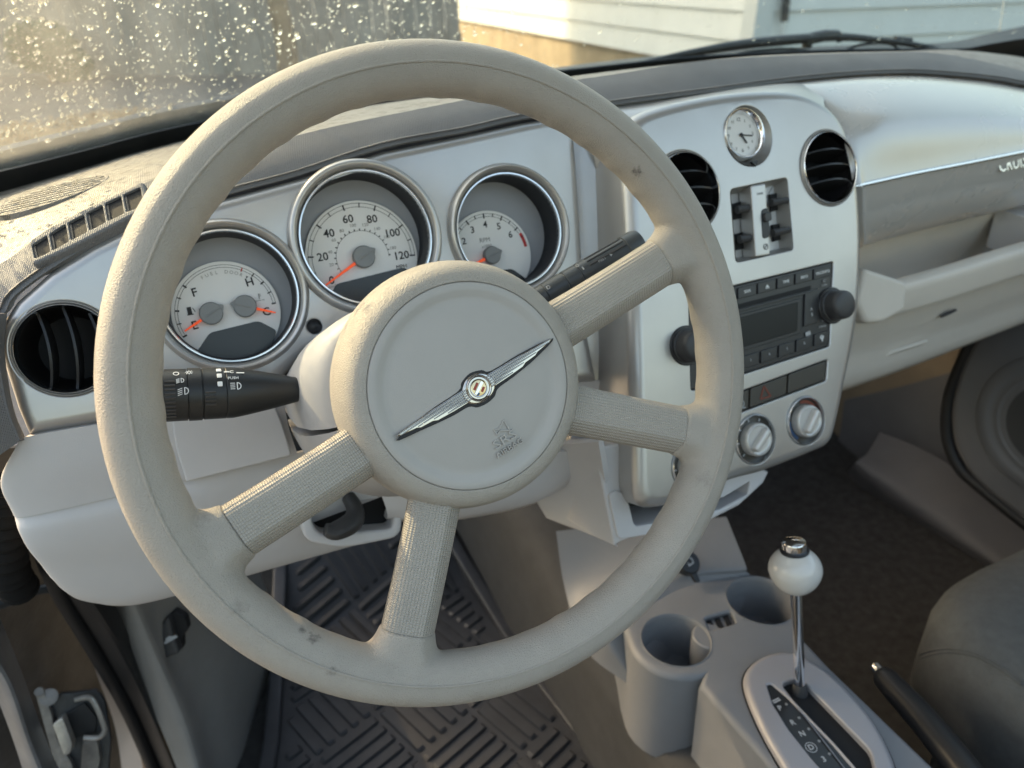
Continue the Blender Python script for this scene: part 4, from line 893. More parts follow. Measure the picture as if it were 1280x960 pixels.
dr = thing('passenger_door', 'dark grey lower door panel with round speaker at the right edge of the frame', 'door', (1.0, .2, 0))
fDr = Fr((.99, .25, .3), (-1, -.06, .04), (0, -1, 0))
do = smooth_loop(fDr.pxs([(1214, 428), (1196, 468), (1186, 515), (1191, 560), (1214, 598), (1262, 640), (1330, 690), (1420, 700), (1500, 560), (1450, 400), (1380, 330), (1290, 350), (1240, 395)]), 4)
mb = MB(); mb.plate(fDr, do, h=0, r=.014, depth=.05, steps=4); mb.build('door_panel', mat('door_grey', (.115, .115, .12), .55, bump=[('noise', 900, .15)], vary=.06, vscale=12), dr)
spc = fDr.px(1318, 535)
mb = MB(); mb.lathe(fDr, [(.115, 0), (.112, .003), (.10, .005), (.094, .002), (.088, .0), (.084, .0015), (.08, .002), (.076, -.001)], 64, spc[0], spc[1]); mb.build('speaker_ring', MATS['door_grey'], dr, ang=70)
mb = MB(); mb.lathe(fDr, [(.078, -.001), (.04, .003), (.0005, .004)], 48, spc[0], spc[1], cap1=True); mb.build('speaker_grille', mat('speaker_cloth', (.05, .05, .052), .8, bump=[('knurl', .004, .0), ('noise', 1500, .5)]), dr)
mb = MB(); mb.tube([fDr.pt(*fDr.px(px, py), -.012) for px, py in ((1222, 400), (1200, 450), (1182, 500), (1180, 548), (1194, 585), (1222, 612), (1275, 655), (1340, 700))], [.011]*8, 12, smooth=4); mb.build('door_seal', SEAL, dr)
sl_ = thing('door_sill', 'dark grey ribbed sill trim below the passenger door', 'sill', (.9, .3, .05))
MB().patch([[atX(px, py, 1.13) for px, py in ((1100, 540), (1150, 560), (1200, 590), (1245, 628), (1300, 672), (1420, 770))], [atX(px, py, 1.07) for px, py in ((1085, 565), (1135, 590), (1190, 625), (1235, 662), (1300, 712), (1410, 800))], [atX(px, py, 1.03) for px, py in ((1070, 578), (1112, 612), (1180, 660), (1226, 692), (1290, 735), (1400, 820))], [atX(px, py, 1.06)+V((0, 0, -.03)) for px, py in ((1062, 576), (1085, 600), (1171, 660), (1216, 690), (1280, 730), (1390, 815))]], 5, 5, .01).build('sill_trim', MATS['trim_grey'], sl_)

# ================================================================== DRIVER'S LOWER PANELS
kn_ = thing('knee_panel', 'pale grey knee panel under the fascia, with a step across it', 'knee panel', atY(150, 650, .16))
a0 = yrow([(24, 556), (34, 546), (124, 530), (215, 514), (300, 498), (352, 480)], [.158, .1545, .155, .156, .158, .16])
a1 = yrow([(2, 600), (12, 600), (120, 578), (222, 556), (305, 541), (360, 530)], [.162, .150, .150, .152, .154, .158])
a2 = yrow([(16, 640), (31, 646), (140, 622), (228, 601), (305, 584), (372, 568)], [.168, .150, .150, .152, .155, .16])
MB().patch([a0, a1, a2], 6, 6, .006).build('upper_panel', LGREY, kn_)
b0 = yrow([(16, 638), (31, 644), (140, 620), (228, 599), (305, 582), (372, 566), (470, 545)], [.172, .153, .153, .155, .158, .163, .17])
b1 = yrow([(24, 664), (38, 668), (146, 648), (235, 630), (312, 614), (385, 600), (480, 585)], [.160, .147, .147, .149, .153, .157, .165])
b2 = yrow([(40, 690), (60, 705), (152, 697), (240, 678), (318, 660), (390, 645), (485, 628)], [.165, .153, .153, .155, .158, .162, .168])
b3 = yrow([(78, 728), (108, 750), (162, 757), (245, 738), (322, 716), (400, 694), (492, 668)], [.185, .18, .178, .18, .182, .186, .19])
b4 = [p+V((.01 if i < 2 else 0, .07, .012)) for i, p in enumerate(b3)]
MB().patch([b0, b1, b2, b3, b4], 6, 5, .006).build('lower_panel', LGREY, kn_)
fC = Fr(atY(290, 552, .152), (0, -.97, .2))
co = rpoly(fC.pxs([(213, 512), (340, 500), (352, 528), (364, 568), (233, 601), (220, 560)]), .002)
MB().plate(fC, co, h=.0035, r=.0015, depth=.008).build('fuse_cover', LGREY, kn_)
c0 = yrow([(470, 586), (520, 570), (600, 570), (700, 560), (742, 552)], [.15, .13, .125, .13, .135]); c1 = yrow([(484, 640), (540, 645), (640, 629), (690, 608), (738, 560)], [.155, .15, .15, .15, .15]); c2 = [p+V((0, .10, .0)) for p in c1]
MB().patch([c0, c1, c2], 5, 5, .006).build('column_underpanel', LGREY, kn_)
# tilt lever in its recess
fT = Fr(atY(440, 640, .150), (0, -.95, .3))
rec_px = [(388, 636), (400, 618), (470, 604), (492, 634), (490, 660), (402, 667), (390, 655)]
tl = thing('tilt_lever', 'black column tilt lever in a dark recess under the wheel', 'lever', fT.pt(0, 0))
ro = rpoly(fT.pxs(rec_px), .006); oo = rpoly(fT.pxs([(372, 636), (384, 612), (440, 600), (462, 598), (482, 612), (502, 636), (500, 670), (430, 684), (380, 676)]), .01)
mb = MB(); mb.plate(fT, oo, [ro], h=.004, r=.003, rh=.003, depth=.022); mb.build('surround', LGREY, tl)
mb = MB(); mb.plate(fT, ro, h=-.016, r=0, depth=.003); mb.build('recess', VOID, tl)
pts = [fT.pt(*fT.px(px, py, h), h) for px, py, h in ((436, 622, -.008), (443, 635, 0), (443, 648, .006), (434, 657, .010), (418, 664, .012), (407, 662, .012))]
mb = MB(); mb.tube(pts, [(.008, .006), (.008, .007), (.009, .0085), (.011, .0085), (.012, .007), (.009, .005)], 14, up=tuple(fT.n), smooth=4); mb.build('handle', DKGREY, tl)
mb = MB(); mb.plate(fT, rpoly(fT.pxs([(440, 614), (466, 607), (474, 622), (446, 626)], -.01), .002), h=-.008, r=.001, depth=.008); mb.build('bracket', LGREY, tl)

# steering column shroud
colx = -WH.n
def sup(h, wd, ht, a0, a1, n=28, du=0, dv=-.004, p=2.6):
    out = []
    for i in range(n+1):
        a = a0+(a1-a0)*i/n; c, s = cos(a), sin(a); x = math.copysign(abs(c)**(2/p), c)*wd; y = math.copysign(abs(s)**(2/p), s)*ht; out.append(WH.pt(x+du, y+dv, h))
    return out
ss = thing('steering_column_shroud', 'pale grey two-piece shroud round the steering column behind the hub', 'column shroud', WH.pt(0, 0, -.1))
sec = [(-.048, .060, .052, .05), (-.050, .070, .062, .058), (-.056, .079, .068, .060), (-.070, .088, .073, .060), (-.10, .0945, .079, .056), (-.15, .096, .082, .046), (-.20, .096, .082, .038), (-.24, .095, .08, .034)]
MB().loft([sup(h, a, b2, R_(-8), R_(188)) for h, a, b, b2 in sec], True, True).build('upper_shell', SHROUD, ss, ang=45)
MB().loft([sup(h, a*.998, b*.998, R_(-8.6), R_(-171.4)) for h, a, b, b2 in sec], True, True).build('lower_shell', SHROUD, ss, ang=45)
# stalks
def stalk(pts, rads, name, label, m=STALK):
    th = thing(name, label, 'stalk', pts[0]); return th
s_end, s_root = WH.px(152, 497, -.075), WH.px(372, 487, -.085)
S0, S1 = WH.pt(*s_end, -.075), WH.pt(*s_root, -.085)
ts = thing('turn_signal_stalk', 'black light and turn signal stalk pointing left with white symbols', 'stalk', S1)
ax = (S1-S0); LS = ax.length; axn = ax.normalized(); toC = (CAM-S0); toC = (toC-axn*toC.dot(axn)).normalized(); upS = axn.cross(toC)
if upS.z < 0: upS = -upS
def at_px(px):                               # distance along the stalk for a picture column
    lo, hi = 0, LS
    for _ in range(30):
        m_ = (lo+hi)/2; q = S0+axn*m_-CAM
        if 640+890*q.dot(RT)/q.dot(FW) < px: lo = m_
        else: hi = m_
    return lo
def srad(d):
    k = at_px(290); return .0158 if d < k else .0158-(.0158-.0078)*((d-k)/(LS-k))**1.15
segs = [(0, at_px(233.5), .0158), (at_px(234.5), at_px(252), .0160), (at_px(253), at_px(281), .0156)]
mb = MB()
fSx = Fr(S0, axn, toC)
mb.lathe(fSx, [(.006, -.004), (.0135, -.003), (.0155, .0), (.0158, .002), (.0158, segs[0][1])], 40, cap0=True); mb.build('rotary_end', STALK, ts)
mb = MB(); mb.lathe(fSx, [(.0150, segs[0][1]-.001), (.0150, segs[1][0]), (.0161, segs[1][0]+.0003), (.0161, segs[1][1]-.0003), (.0152, segs[1][1]), (.0152, segs[2][0]), (.0158, segs[2][0]+.0004), (.0158, segs[2][1]), (.0152, segs[2][1]+.0004)], 40); mb.build('rotary_ring', STALK, ts)
n_ = 16; mb = MB(); mb.lathe(fSx, [(.0152, segs[2][1])]+[(srad(segs[2][1]+.0008+(LS+.01-segs[2][1])*i/n_) if i < n_ else .0075, segs[2][1]+.0008+(LS+.01-segs[2][1])*i/n_) for i in range(n_+1)], 40, cap1=True); mb.build('arm', STALK, ts)
for a in [R_(-60+9*i) for i in range(12)]:    # grip ribs
    for (pa, pb) in ((206, 219), (255, 268)):
        if pa == 255 and not (-.5 < a < .12): continue
        if pa == 206 and not (-.9 < a < .6): continue
        da, db = at_px(pa), at_px(pb); rr = .0160; d_ = toC*cos(a)+upS*sin(a)
        MB().tube([S0+axn*da+d_*rr, S0+axn*db+d_*rr], .0007, 6).build('grip_rib', DKGREY, ts)
def sf(px, a, lift=.0003):                   # a small frame on the stalk's skin
    d = at_px(px); d_ = toC*cos(R_(a))+upS*sin(R_(a)); return Fr(S0+axn*d+d_*(max(srad(d), .0158 if d < at_px(290) else 0)+lift), d_, axn)
def lamp(mb, f, k=1, slant=0):
    mb.arc(f, .0008*k, 0, .0016*k, R_(-90), R_(90), .0004*k, 0, 10); mb.bar(f, (.0008*k, -.0017*k), (.0008*k, .0017*k), .0004*k)
    for y in (-.0013, -.0004, .0005, .0014): mb.bar(f, (-.0022*k, (y-slant)*k), (-.0002*k, y*k), .0003*k)
mb = MB(); lamp(mb, sf(228, 8), 1.25, .0008); lamp(mb, sf(225, 32), .9, .0008)
f = sf(221, 52); mb.arc(f, 0, 0, .0015, 0, 2*PI, .0004, 0, 12); f = sf(237, 55); mb.arc(f, 0, 0, .001, 0, 2*PI, .0004, 0, 10)
for k in range(8): mb.bar(f, (.0014*cos(k*PI/4), .0014*sin(k*PI/4)), (.0022*cos(k*PI/4), .0022*sin(k*PI/4)), .0003)
lamp(mb, sf(292, 14), 1.3, 0); mb.text(sf(290, 33), 'PUSH', 0, 0, .0026); f = sf(284, 52); mb.bar(f, (-.002, 0), (.001, 0), .0008); mb.arc(f, .0025, 0, .0011, R_(40), R_(320), .0004, 0, 10); f = sf(299, 50); mb.bar(f, (-.002, .0002), (.0025, -.0002), .0007)
mb.build('symbols', WHITE, ts, flat=True)
for a in (20, 41, 60):
    f = sf(273.5, a); MB().plate(f, rpoly([(-.0014, -.0015), (.0014, -.0015), (.0014, .0015), (-.0014, .0015)], .0006), h=.0003, r=.0002, depth=.0006).build('marker_square', WHITE, ts)
# wiper stalk
W0, W1 = WH.pt(*WH.px(660, 382, -.080), -.080), WH.pt(*WH.px(799, 303, -.072), -.072)
WSTK = mat('stalk_grey', (.055, .062, .068), .36, bump=[('noise', 1200, .08)])
wt = thing('wiper_stalk', 'dark grey wiper stalk rising right behind the upper right spoke', 'stalk', W0)
axw = (W1-W0); LW = axw.length; axw = axw.normalized(); tw = (CAM-W0); tw = (tw-axw*tw.dot(axw)).normalized(); uw = axw.cross(tw); uw = uw if uw.z > 0 else -uw
fW = Fr(W0, axw, tw); k = LW
mb = MB(); mb.lathe(fW, [(0.0068, -.03), (.0088, .0), (.0093, k*.14), (.0086, k*.142)], 32, cap0=True); mb.build('arm', WSTK, wt)
mb = MB(); mb.lathe(fW, [(.0086, k*.142), (.0094, k*.15), (.0095, k*.315), (.0088, k*.32), (.0088, k*.325), (.0095, k*.33), (.0096, k*.44), (.0090, k*.445), (.0096, k*.45)], 32); mb.build('rotary_ring', WSTK, wt)
mb = MB(); mb.lathe(fW, [(.0096, k*.45), (.0098, k*.52), (.0100, k*.86), (.0108, k*.865), (.0109, k*.96), (.0100, k*.995), (.007, k)], 32, cap1=True); mb.build('end_cap', WSTK, wt)
for a in (20, 42, 64):
    d_ = tw*cos(R_(a))+uw*sin(R_(a)); MB().tube([W0+axw*k*.53+d_*.0097, W0+axw*k*.85+d_*.0099], .0008, 6).build('grip_rib', DKGREY, wt)
def wf(t, a): d_ = tw*cos(R_(a))+uw*sin(R_(a)); return Fr(W0+axw*k*t+d_*.0102, d_, axw)
mb = MB(); mb.text(wf(.63, 14), 'MIST', 0, 0, .0032); f = wf(.70, 12); mb.add([f.pt(0, -.001, .0002), f.pt(.002, 0, .0002), f.pt(.0, .0012, .0002)], [(0, 1, 2)]); mb.bar(wf(.47, 22), (0, -.0014), (0, .0014), .0008)
f = wf(.17, 24); mb.bar(f, (-.001, -.0014), (-.001, .0014), .0006); mb.arc(f, 0, 0, .0013, 0, 2*PI, .0004, 0, 10); f = wf(.05, 30); mb.bar(f, (-.0015, 0), (.0015, 0), .0005); mb.text(wf(.45, 45), '\u25a1', 0, 0, .003)
mb.build('symbols', GREYP, wt, flat=True)

# ================================================================== STEERING WHEEL
sw_ = thing('steering_wheel', 'worn grey-beige four-spoke steering wheel with round hub and winged badge', 'steering wheel', WH.pt(0, 0))
TH0 = wang(862, 540); NS, NP = 288, 40; rings = []; puv = []
for i in range(NS+1):
    th_ = TH0+2*PI*i/NS; row = []
    for j in range(NP+1):
        ph = 2*PI*j/NP; d = abs((math.degrees(ph)-98+180) % 360-180); rr = .0150+.00045*math.exp(-(d/5)**2)-.0002*math.exp(-((d-14)/7)**2)
        g = max(0, cos(ph-R_(195)))**2; rr += .0007*g*max(0, sin(th_*44))*(1 if -.9 < math.sin(th_*1.0+.3) else .4)
        rad = RW+rr*cos(ph); row.append(WH.pt(rad*cos(th_), rad*sin(th_), rr*1.06*sin(ph))); puv.append((th_*RW, ph*.0152))
    rings.append(row)
mb = MB(); mb.loft([r[:-1] for r in rings[:-1]]+[rings[0][:-1]], False, False)
# spokes: the angles come from the middle of each spoke's outer end
SP = [(829, 326, -1), (862, 540, -1), (508, 805, 1), (291, 668, 1)]
HUBV = -.005
prof = [(-1, -.1), (-.93, .38), (-.72, .66), (-.35, .83), (.1, .93), (.32, .96), (.44, .90), (.7, .62), (.92, .25), (1, -.1), (.86, -.6), (.5, -.9), (0, -1), (-.5, -.9), (-.86, -.6)]
def spoke_ring(a, r, wd, ht, h, flip):
    e = V((cos(a), sin(a))); q = V((-e.y, e.x))*flip
    P = [V((x, y, 0)) for x, y in prof]; n = len(P); out = []
    for i in range(n):
        for k in range(3):
            f = k/3; p0, p1, p2, p3 = P[i-1], P[i], P[(i+1) % n], P[(i+2) % n]
            c = .5*((2*p1)+(p2-p0)*f+(2*p0-5*p1+4*p2-p3)*f*f+(3*p1-p0-3*p2+p3)*f**3)
            x = e*r+q*(c.x*wd); out.append((WH.pt(x.x, x.y+HUBV*max(0, 1-(r-.05)/.11), h+c.y*ht), (r, c.x*wd*1.0+(0.0 if c.y > 0 else .07))))
    return out
SPK = []
for px, py, fl in SP:
    u, v = WH.px(px, py, .0); a = math.atan2(v, u); SPK.append(a)
    wd = .0162 if (px, py) != (829, 326) else .0158
    # leather collar on the rim
    cr_ = []
    for r, k, kh in ((.1475, 1.035, 1.03), (.1495, 1.05, 1.05), (.1530, 1.10, 1.07), (.1570, 1.22, 1.10), (.1610, 1.48, 1.12), (.1650, 1.95, 1.05), (.170, 2.6, .8)):
        cr_.append([p for p, _ in spoke_ring(a, r, wd*k, .0125*kh, -.0035+(r-.1475)*.15, fl)])
    pv = []
    for i, rg in enumerate(cr_):
        for p in rg:
            q = p-WH.o; pv.append(((((a-TH0+.5) % (2*PI))+TH0-.5)*RW+(q.dot(WH.v)*cos(a)-q.dot(WH.u)*sin(a)), .03+i*.004))
    mb.loft(cr_, True, True)
raw = mb; raw.a = {}; tmp = raw.build('rim_raw', RIMM, wn=False)
for nm_, kw in (('REMESH', dict(mode='VOXEL', voxel_size=.0013)), ('SMOOTH', dict(factor=.5, iterations=14))):
    md = tmp.modifiers.new(nm_, nm_)
    for k_, v_ in kw.items(): setattr(md, k_, v_)
me = bpy.data.meshes.new_from_object(tmp.evaluated_get(bpy.context.evaluated_depsgraph_get())); me.name = 'rim'; bpy.data.objects.remove(tmp)
me.shade_smooth(); me.materials.clear(); me.materials.append(RIMM); rimo = bpy.data.objects.new('rim', me); COL.objects.link(rimo); rimo.parent = sw_; rimo.matrix_parent_inverse = Matrix.Translation(-sw_.location)
mb = MB(); rs = []
for i in range(241):
    a_ = 2*PI*i/240; ph = R_(97); rr_ = .01495
    c_ = WH.pt((RW+rr_*cos(ph))*cos(a_), (RW+rr_*cos(ph))*sin(a_), rr_*1.06*sin(ph)); e_ = (WH.u*cos(a_)+WH.v*sin(a_))
    rs.append([c_+e_*(.0009*cos(q))+WH.n*(.0009*sin(q)) for q in [2*PI*j/8 for j in range(8)]])
mb.loft(rs, False, False); mb.build('rim_seam', RIMM, sw_, wn=False)
for (px, py, fl), a in zip(SP, SPK):
    rg = [spoke_ring(a, r, .0158*k, .0122, h, fl) for r, k, h in ((.045, 1.08, -.021), (.062, 1.04, -.0165), (.09, 1.0, -.0105), (.12, .99, -.006), (.1476, 1.0, -.0034))]
    mb = MB(); mb.loft([[p for p, _ in r] for r in rg], True, True, puv=[x for r in rg for _, x in r]); mb.build('spoke', KNURL, sw_, ang=50)
fH = Fr(WH.pt(0, HUBV), WH.n, WH.u)
mb = MB(); mb.lathe(fH, [(.03, -.052), (.066, -.050), (.0735, -.044), (.0755, -.034), (.0752, -.022), (.0738, -.012), (.0715, -.004), (.0690, .0005), (.0655, .0032), (.0622, .0043), (.0604, .0045), (.0600, .0042), (.0599, .0028), (.0597, .0028)], 128, cap0=True); mb.build('hub_shell', HUBM, sw_, ang=40)
mb = MB(); mb.lathe(fH, [(.0598, .002), (.0597, .0042), (.0590, .0050), (.0565, .0052), (.0545, .0050), (.0520, .0038), (.0500, .0034), (.0470, .0038), (.043, .0046), (.03, .0056), (.015, .0061), (.0003, .0062)], 128, cap1=True); cov = mb.build('airbag_cover', FACE, sw_, ang=50)
# badge
b0_, b1_ = WH.px(490, 543, .006), WH.px(685, 421, .006); bc_ = WH.px(598, 485, .0065)
ba = math.atan2(b1_[1]-b0_[1], b1_[0]-b0_[0]); fE = Fr(WH.pt(bc_[0], bc_[1], .0060), WH.n, WH.u*cos(ba)+WH.v*sin(ba))
LW_ = (V(b1_)-V(b0_)).length/2
mb = MB(); mb.plate(fE, smooth_loop([(-.0105, .0012), (-.0075, .0055), (-.003, .0082), (.003, .0082), (.0075, .0055), (.0105, .0012), (.0100, -.0038), (.006, -.0075), (0, -.0088), (-.006, -.0075), (-.0100, -.0038)], 5), h=.0012, r=.0012, depth=.002); em = mb.build('badge', BADGE, sw_, ang=60)
mb = MB(); mb.plate(fE, smooth_loop([(-LW_-.0012, -.0005), (-LW_*.6, .0036), (-.0115, .0046), (-.007, .0078), (0, .0098), (.007, .0078), (.0115, .0046), (LW_*.6, .0040), (LW_+.0012, .0012), (LW_*.72, -.0034), (LW_*.40, -.0056), (.0105, -.0064), (.006, -.0094), (0, -.0104), (-.006, -.0094), (-.0105, -.0064), (-LW_*.40, -.0058), (-LW_*.72, -.0034)], 4), h=.0003, r=.0002, depth=.0006); mb.build('badge_outline', INK, em)
for sg in (-1, 1):
    mb = MB()
    bp = [(sg*.006, .0040), (sg*LW_*.55, .0036), (sg*(LW_-.001), .0022), (sg*LW_, .0012), (sg*(LW_-.004), .0002), (sg*LW_*.78, -.0008), (sg*LW_*.74, -.0019), (sg*LW_*.60, -.0024), (sg*LW_*.55, -.0036), (sg*LW_*.36, -.0042), (sg*.006, -.0044)]
    mb.plate(fE, bp, h=.0007, r=.0005, depth=.0014)
    for y0, y1, x1 in ((.0029, .0018, .985), (.0014, .0008, .96), (-.0001, -.0003, .76), (-.0016, -.0015, .58), (-.0031, -.0029, .42)):
        mb.tube([fE.pt(sg*.007, y0, .0009), fE.pt(sg*LW_*x1*.6, (y0+y1)/2+.0002, .0009), fE.pt(sg*LW_*x1, y1, .0007)], [.00062, .00056, .0003], 8, smooth=4)
    mb.build('wing', BADGE, em, ang=60)
mb = MB(); mb.lathe(fE, [(.0078, .0008), (.0078, .0016), (.0072, .0022), (.0064, .0017), (.0062, .0010)], 48); mb.lathe(fE, [(.0053, .0012), (.0051, .0021), (.0046, .0020), (.0044, .0013)], 40); mb.build('ring', BADGE, em, ang=60)
mb = MB(); mb.lathe(fE, [(.0063, .0010), (.0050, .0013), (.0002, .0014)], 40, cap1=True); mb.build('medallion', GOLD, em)
for L_, m in (((-.0036, -.0022, .0003, .0015), BLUE),):
    mb = MB(); mb.bar(fE, (-.0034, -.0022), (.0034, .0022), .0016, .0017); mb.build('medallion_band', MATS['satin_chrome'], em, flat=True)
mb = MB(); mb.bar(fE, (-.0030, .0004), (.0008, .0030), .0014, .0017); mb.bar(fE, (.0005, -.0028), (.0030, -.0010), .0012, .0017); mb.build('medallion_red', REDE, em, flat=True)
mb = MB(); mb.bar(fE, (-.0030, -.0030), (-.0012, -.0026), .0012, .0017); mb.build('medallion_blue', BLUE, em, flat=True)
# moulded lettering
ft_ = Fr(WH.pt(*WH.px(634, 556, .0045), .0036+.0), WH.n, fE.u)
mb = MB(); mb.text(ft_, 'SRS', 0, .0038, .0078, .0022, ext=.0006, sx=1.35); mb.text(ft_, 'AIRBAG', 0, -.0022, .0050, .0022, ext=.0006, sx=1.08); mb.build('moulded_lettering', FACE, cov, flat=True)
mb = MB(); hp = [(-.0045, -.0018), (-.0045, .0018), (-.0015, .0006), (.0035, .0036), (.0035, -.0036), (-.0015, -.0006)]
fh_ = Fr(WH.pt(*WH.px(626, 535, .0045), .0042), WH.n, fE.u)
for k in range(6): mb.bar(fh_, hp[k], hp[(k+1) % 6], .0007, .0018, .0005)
mb.build('horn_symbol', FACE, cov, flat=True)
# ================================================================== CENTRE CONSOLE
cs = thing('center_console', 'light grey floor console with two cup holders and shift gate', 'console', (.30, -.05, 0))
hc1, hc2 = CT.px(845, 799), CT.px(951, 750); cr1, cr2 = .036, .037
cz = [CT.px(*q) for q in ((881, 772), (913, 763), (920, 778), (888, 788))]
left = [CT.px(961, 960), CT.px(866, 846)]
lx = left[1][0]
cu, cv = hc1; co_ = [(lx-.002, -.40), (lx, left[1][1]-.01)]
for k in range(9):
    a = R_(265-k*13); co_.append((cu+.050*cos(a), cv+.050*sin(a)))
co_ += [(lx-.01, .165), (hc2[0]-.03, .175)]
cu, cv = hc2
for k in range(8):
    a = R_(80-k*16); co_.append((cu+.044*cos(a), cv+.044*sin(a)))
re_ = CT.px(990, 790)[0]; co_ += [(re_+.006, .04), (re_, -.01), (re_-.006, -.13), (re_-.006, -.40)]
gate_c = V(CT.px(1022, 916)); 
mb = MB(); mb.plate(CT, co_, [circ(hc1[0], hc1[1], cr1, 48), circ(hc2[0], hc2[1], cr2, 48), rpoly(cz, .003)], h=0, r=.007, rh=.003, depth=.125, steps=4); mb.build('body', CONS, cs, ang=40)
for (u, v), r in ((hc1, cr1), (hc2, cr2)):
    mb = MB(); mb.lathe(CT, [(r*1.05, .0), (r*1.02, .0006), (r*.99, -.001), (r*.975, -.005), (r*.95, -.05), (r*.90, -.056), (.001, -.057)], 56, u, v, cap1=True); mb.build('cup_holder', CONS, cs, ang=50)
f = CT.off(hc1[0]+.036, hc1[1]-.010, -.0022); mb = MB(); mb.lathe(f, [(.0005, .0), (.0165, .0), (.0180, -.0015), (.0185, -.045)], 32); mb.build('cup_grip', CONS, cs)
mb = MB(); q = [CT.pt(u, v, -.002) for u, v in cz]; q2 = [CT.pt(u, v, -.006) for u, v in cz]; mb.loft([q, q2], False, True); mb.build('coin_tray', CONS, cs, flat=True)
A4, B4, C4, D4 = [V(q) for q in cz]
for k in range(3):
    s0, s1 = (.04+k*.33), (.04+k*.33+.21)
    mb = MB(); mb.plate(CT, [tuple(A4.lerp(B4, s0).lerp(D4.lerp(C4, s0), .04)), tuple(A4.lerp(B4, s1).lerp(D4.lerp(C4, s1), .04)), tuple(A4.lerp(B4, s1).lerp(D4.lerp(C4, s1), .96)), tuple(A4.lerp(B4, s0).lerp(D4.lerp(C4, s0), .96))], h=-.0048, r=0, depth=.001); mb.build('coin_slot', VOID, cs)
# rising front apron with its left flank
F0 = [atY(695, 664, .28), atY(735, 660, .262), atY(820, 654, .225), atY(908, 646, .19)]
F1 = [atY(706, 735, .235), atY(745, 728, .215), atY(840, 712, .17), atY(932, 706, .135)]
F2 = [atY(732, 812, .165), V((lx+.300-.030, .145, .298)), V((.30, .155, .303)), V((re_+.300+.02, .135, .303))]
F3 = [atY(778, 870, .10), V((.203, .128, .282)), V((.30, .138, .290)), V((re_+.300+.025, .13, .290))]
F3[0] = V((.206, .100, .236))
F4 = [V((.235, .072, .195)), V((.226, .086, .222)), V((.30, .125, .238)), V((re_+.30, .12, .238))]
MB().patch([F0, F1, F2, F3, F4], 7, 6, .008).build('apron', CONS, cs, ang=45)
# shift gate
gth = [CT.px(*q) for q in ((929, 862), (985, 821), (1112, 945))]
gc = V((.302, -.095)); frg = CT
gl = [CT.px(*q) for q in ((929, 860), (935, 838), (958, 823), (990, 821), (1030, 842), (1070, 880), (1098, 918), (1118, 962), (1128, 1010))]
gl += [(gl[-1][0]-.01, gl[-1][1]-.05), (gl[-1][0]-.05, gl[-1][1]-.065)]
gl += [CT.px(*q) for q in ((1010, 1010), (975, 960), (945, 905))]
gl = smooth_loop(gl, 5)
slot = [CT.px(*q, .006) for q in ((976, 856), (990, 850), (1003, 852), (1088, 940), (1098, 985), (1075, 985))]; slot = rpoly(slot, .006)
prn = [CT.px(*q, .006) for q in ((958, 857), (964, 856), (985, 874), (1012, 903), (1040, 932), (1066, 962), (1085, 990), (1050, 990), (1015, 950), (985, 912), (966, 882))]; prn = rpoly(prn, .002)
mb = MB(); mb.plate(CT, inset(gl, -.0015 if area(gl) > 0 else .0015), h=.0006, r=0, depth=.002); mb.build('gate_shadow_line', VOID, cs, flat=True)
mb = MB(); mb.plate(CT, gl, [slot, prn], h=.008, r=.007, rh=.002, depth=.0085, steps=4); gt = mb.build('shift_gate', mat('gate_satin', (.34, .33, .345), .42, .25, bump=[('noise', 1500, .08)]), cs, ang=40)
mb = MB(); mb.plate(CT, slot, h=.0015, r=0, depth=.001); mb.build('slot_boot', VOID, gt, flat=True)
mb = MB(); mb.plate(CT, inset(prn, .0002 if area(prn) > 0 else -.0002), h=.0065, r=.0004, depth=.005); mb.build('gear_display', LCD, gt)
mb = MB(); lang = math.atan2(CT.px(1040, 940)[1]-CT.px(975, 870)[1], CT.px(1040, 940)[0]-CT.px(975, 870)[0])
for ch, px, py in (('P', 975, 885), ('R', 991, 903), ('N', 1003, 917), ('D', 1014, 934), ('3', 1030, 949), ('2', 1045, 966)):
    u, v = CT.px(px, py, .007); mb.text(CT, ch, u, v, .0072, .0068, bold=.00012, rot=-.25)
    if ch == 'D': mb.arc(CT, u, v, .0048, 0, 2*PI, .0006, .0068, 20)
u, v = CT.px(970, 875, .007); mb.bar(CT, (u-.004, v+.0006), (u+.004, v+.0006), .0012, .0068); mb.bar(CT, (u-.004, v-.0014), (u+.004, v-.0014), .0012, .0068)
mb.build('gear_letters', GREYP, gt, flat=True)
mb = MB()
for px, py in ((983, 880), (999, 897), (1011, 911), (1024, 926), (1037, 942)):
    u, v = CT.px(px, py, .007); mb.lathe(CT, [(.0013, .0066), (.0012, .0070), (.0002, .0071)], 12, u, v, cap1=True)
mb.build('indicator_dots', CAPG, gt)
# shift lever
l0 = CT.pt(*CT.px(1001, 868, .0), -.005); zk = .432
l1 = atZ(994, 712, zk); rk = .0235
sv = thing('gear_shifter', 'chrome gear lever with white ball knob and chrome button', 'gear lever', l0)
d = (l1-l0).normalized()
MB().tube([l0-d*.02, l1], .0052, 20).build('lever', CHROME, sv)
fk2 = Fr(l1, d); pr = [(.0005, -rk*.98)]
for k in range(1, 20):
    a = -PI/2+PI*k/20
    r = rk*cos(a)*(1.0 if a > 0 else 1-.10*abs(sin(a))); h = rk*sin(a)*(1.02 if a < 0 else .92)
    if h > rk*.80: break
    pr.append((max(r, .006), h))
pr.append((.0118, rk*.82))
mb = MB(); mb.lathe(fk2, pr, 56, cap0=True, cap1=True); kn2 = mb.build('ball_knob', KNOBW, sv, ang=60)
mb = MB(); mb.lathe(fk2, [(.0124, rk*.78), (.0128, rk*.86), (.0118, rk*.92), (.0106, rk*.92)], 40, cap0=True); mb.build('collar', BLACK, sv)
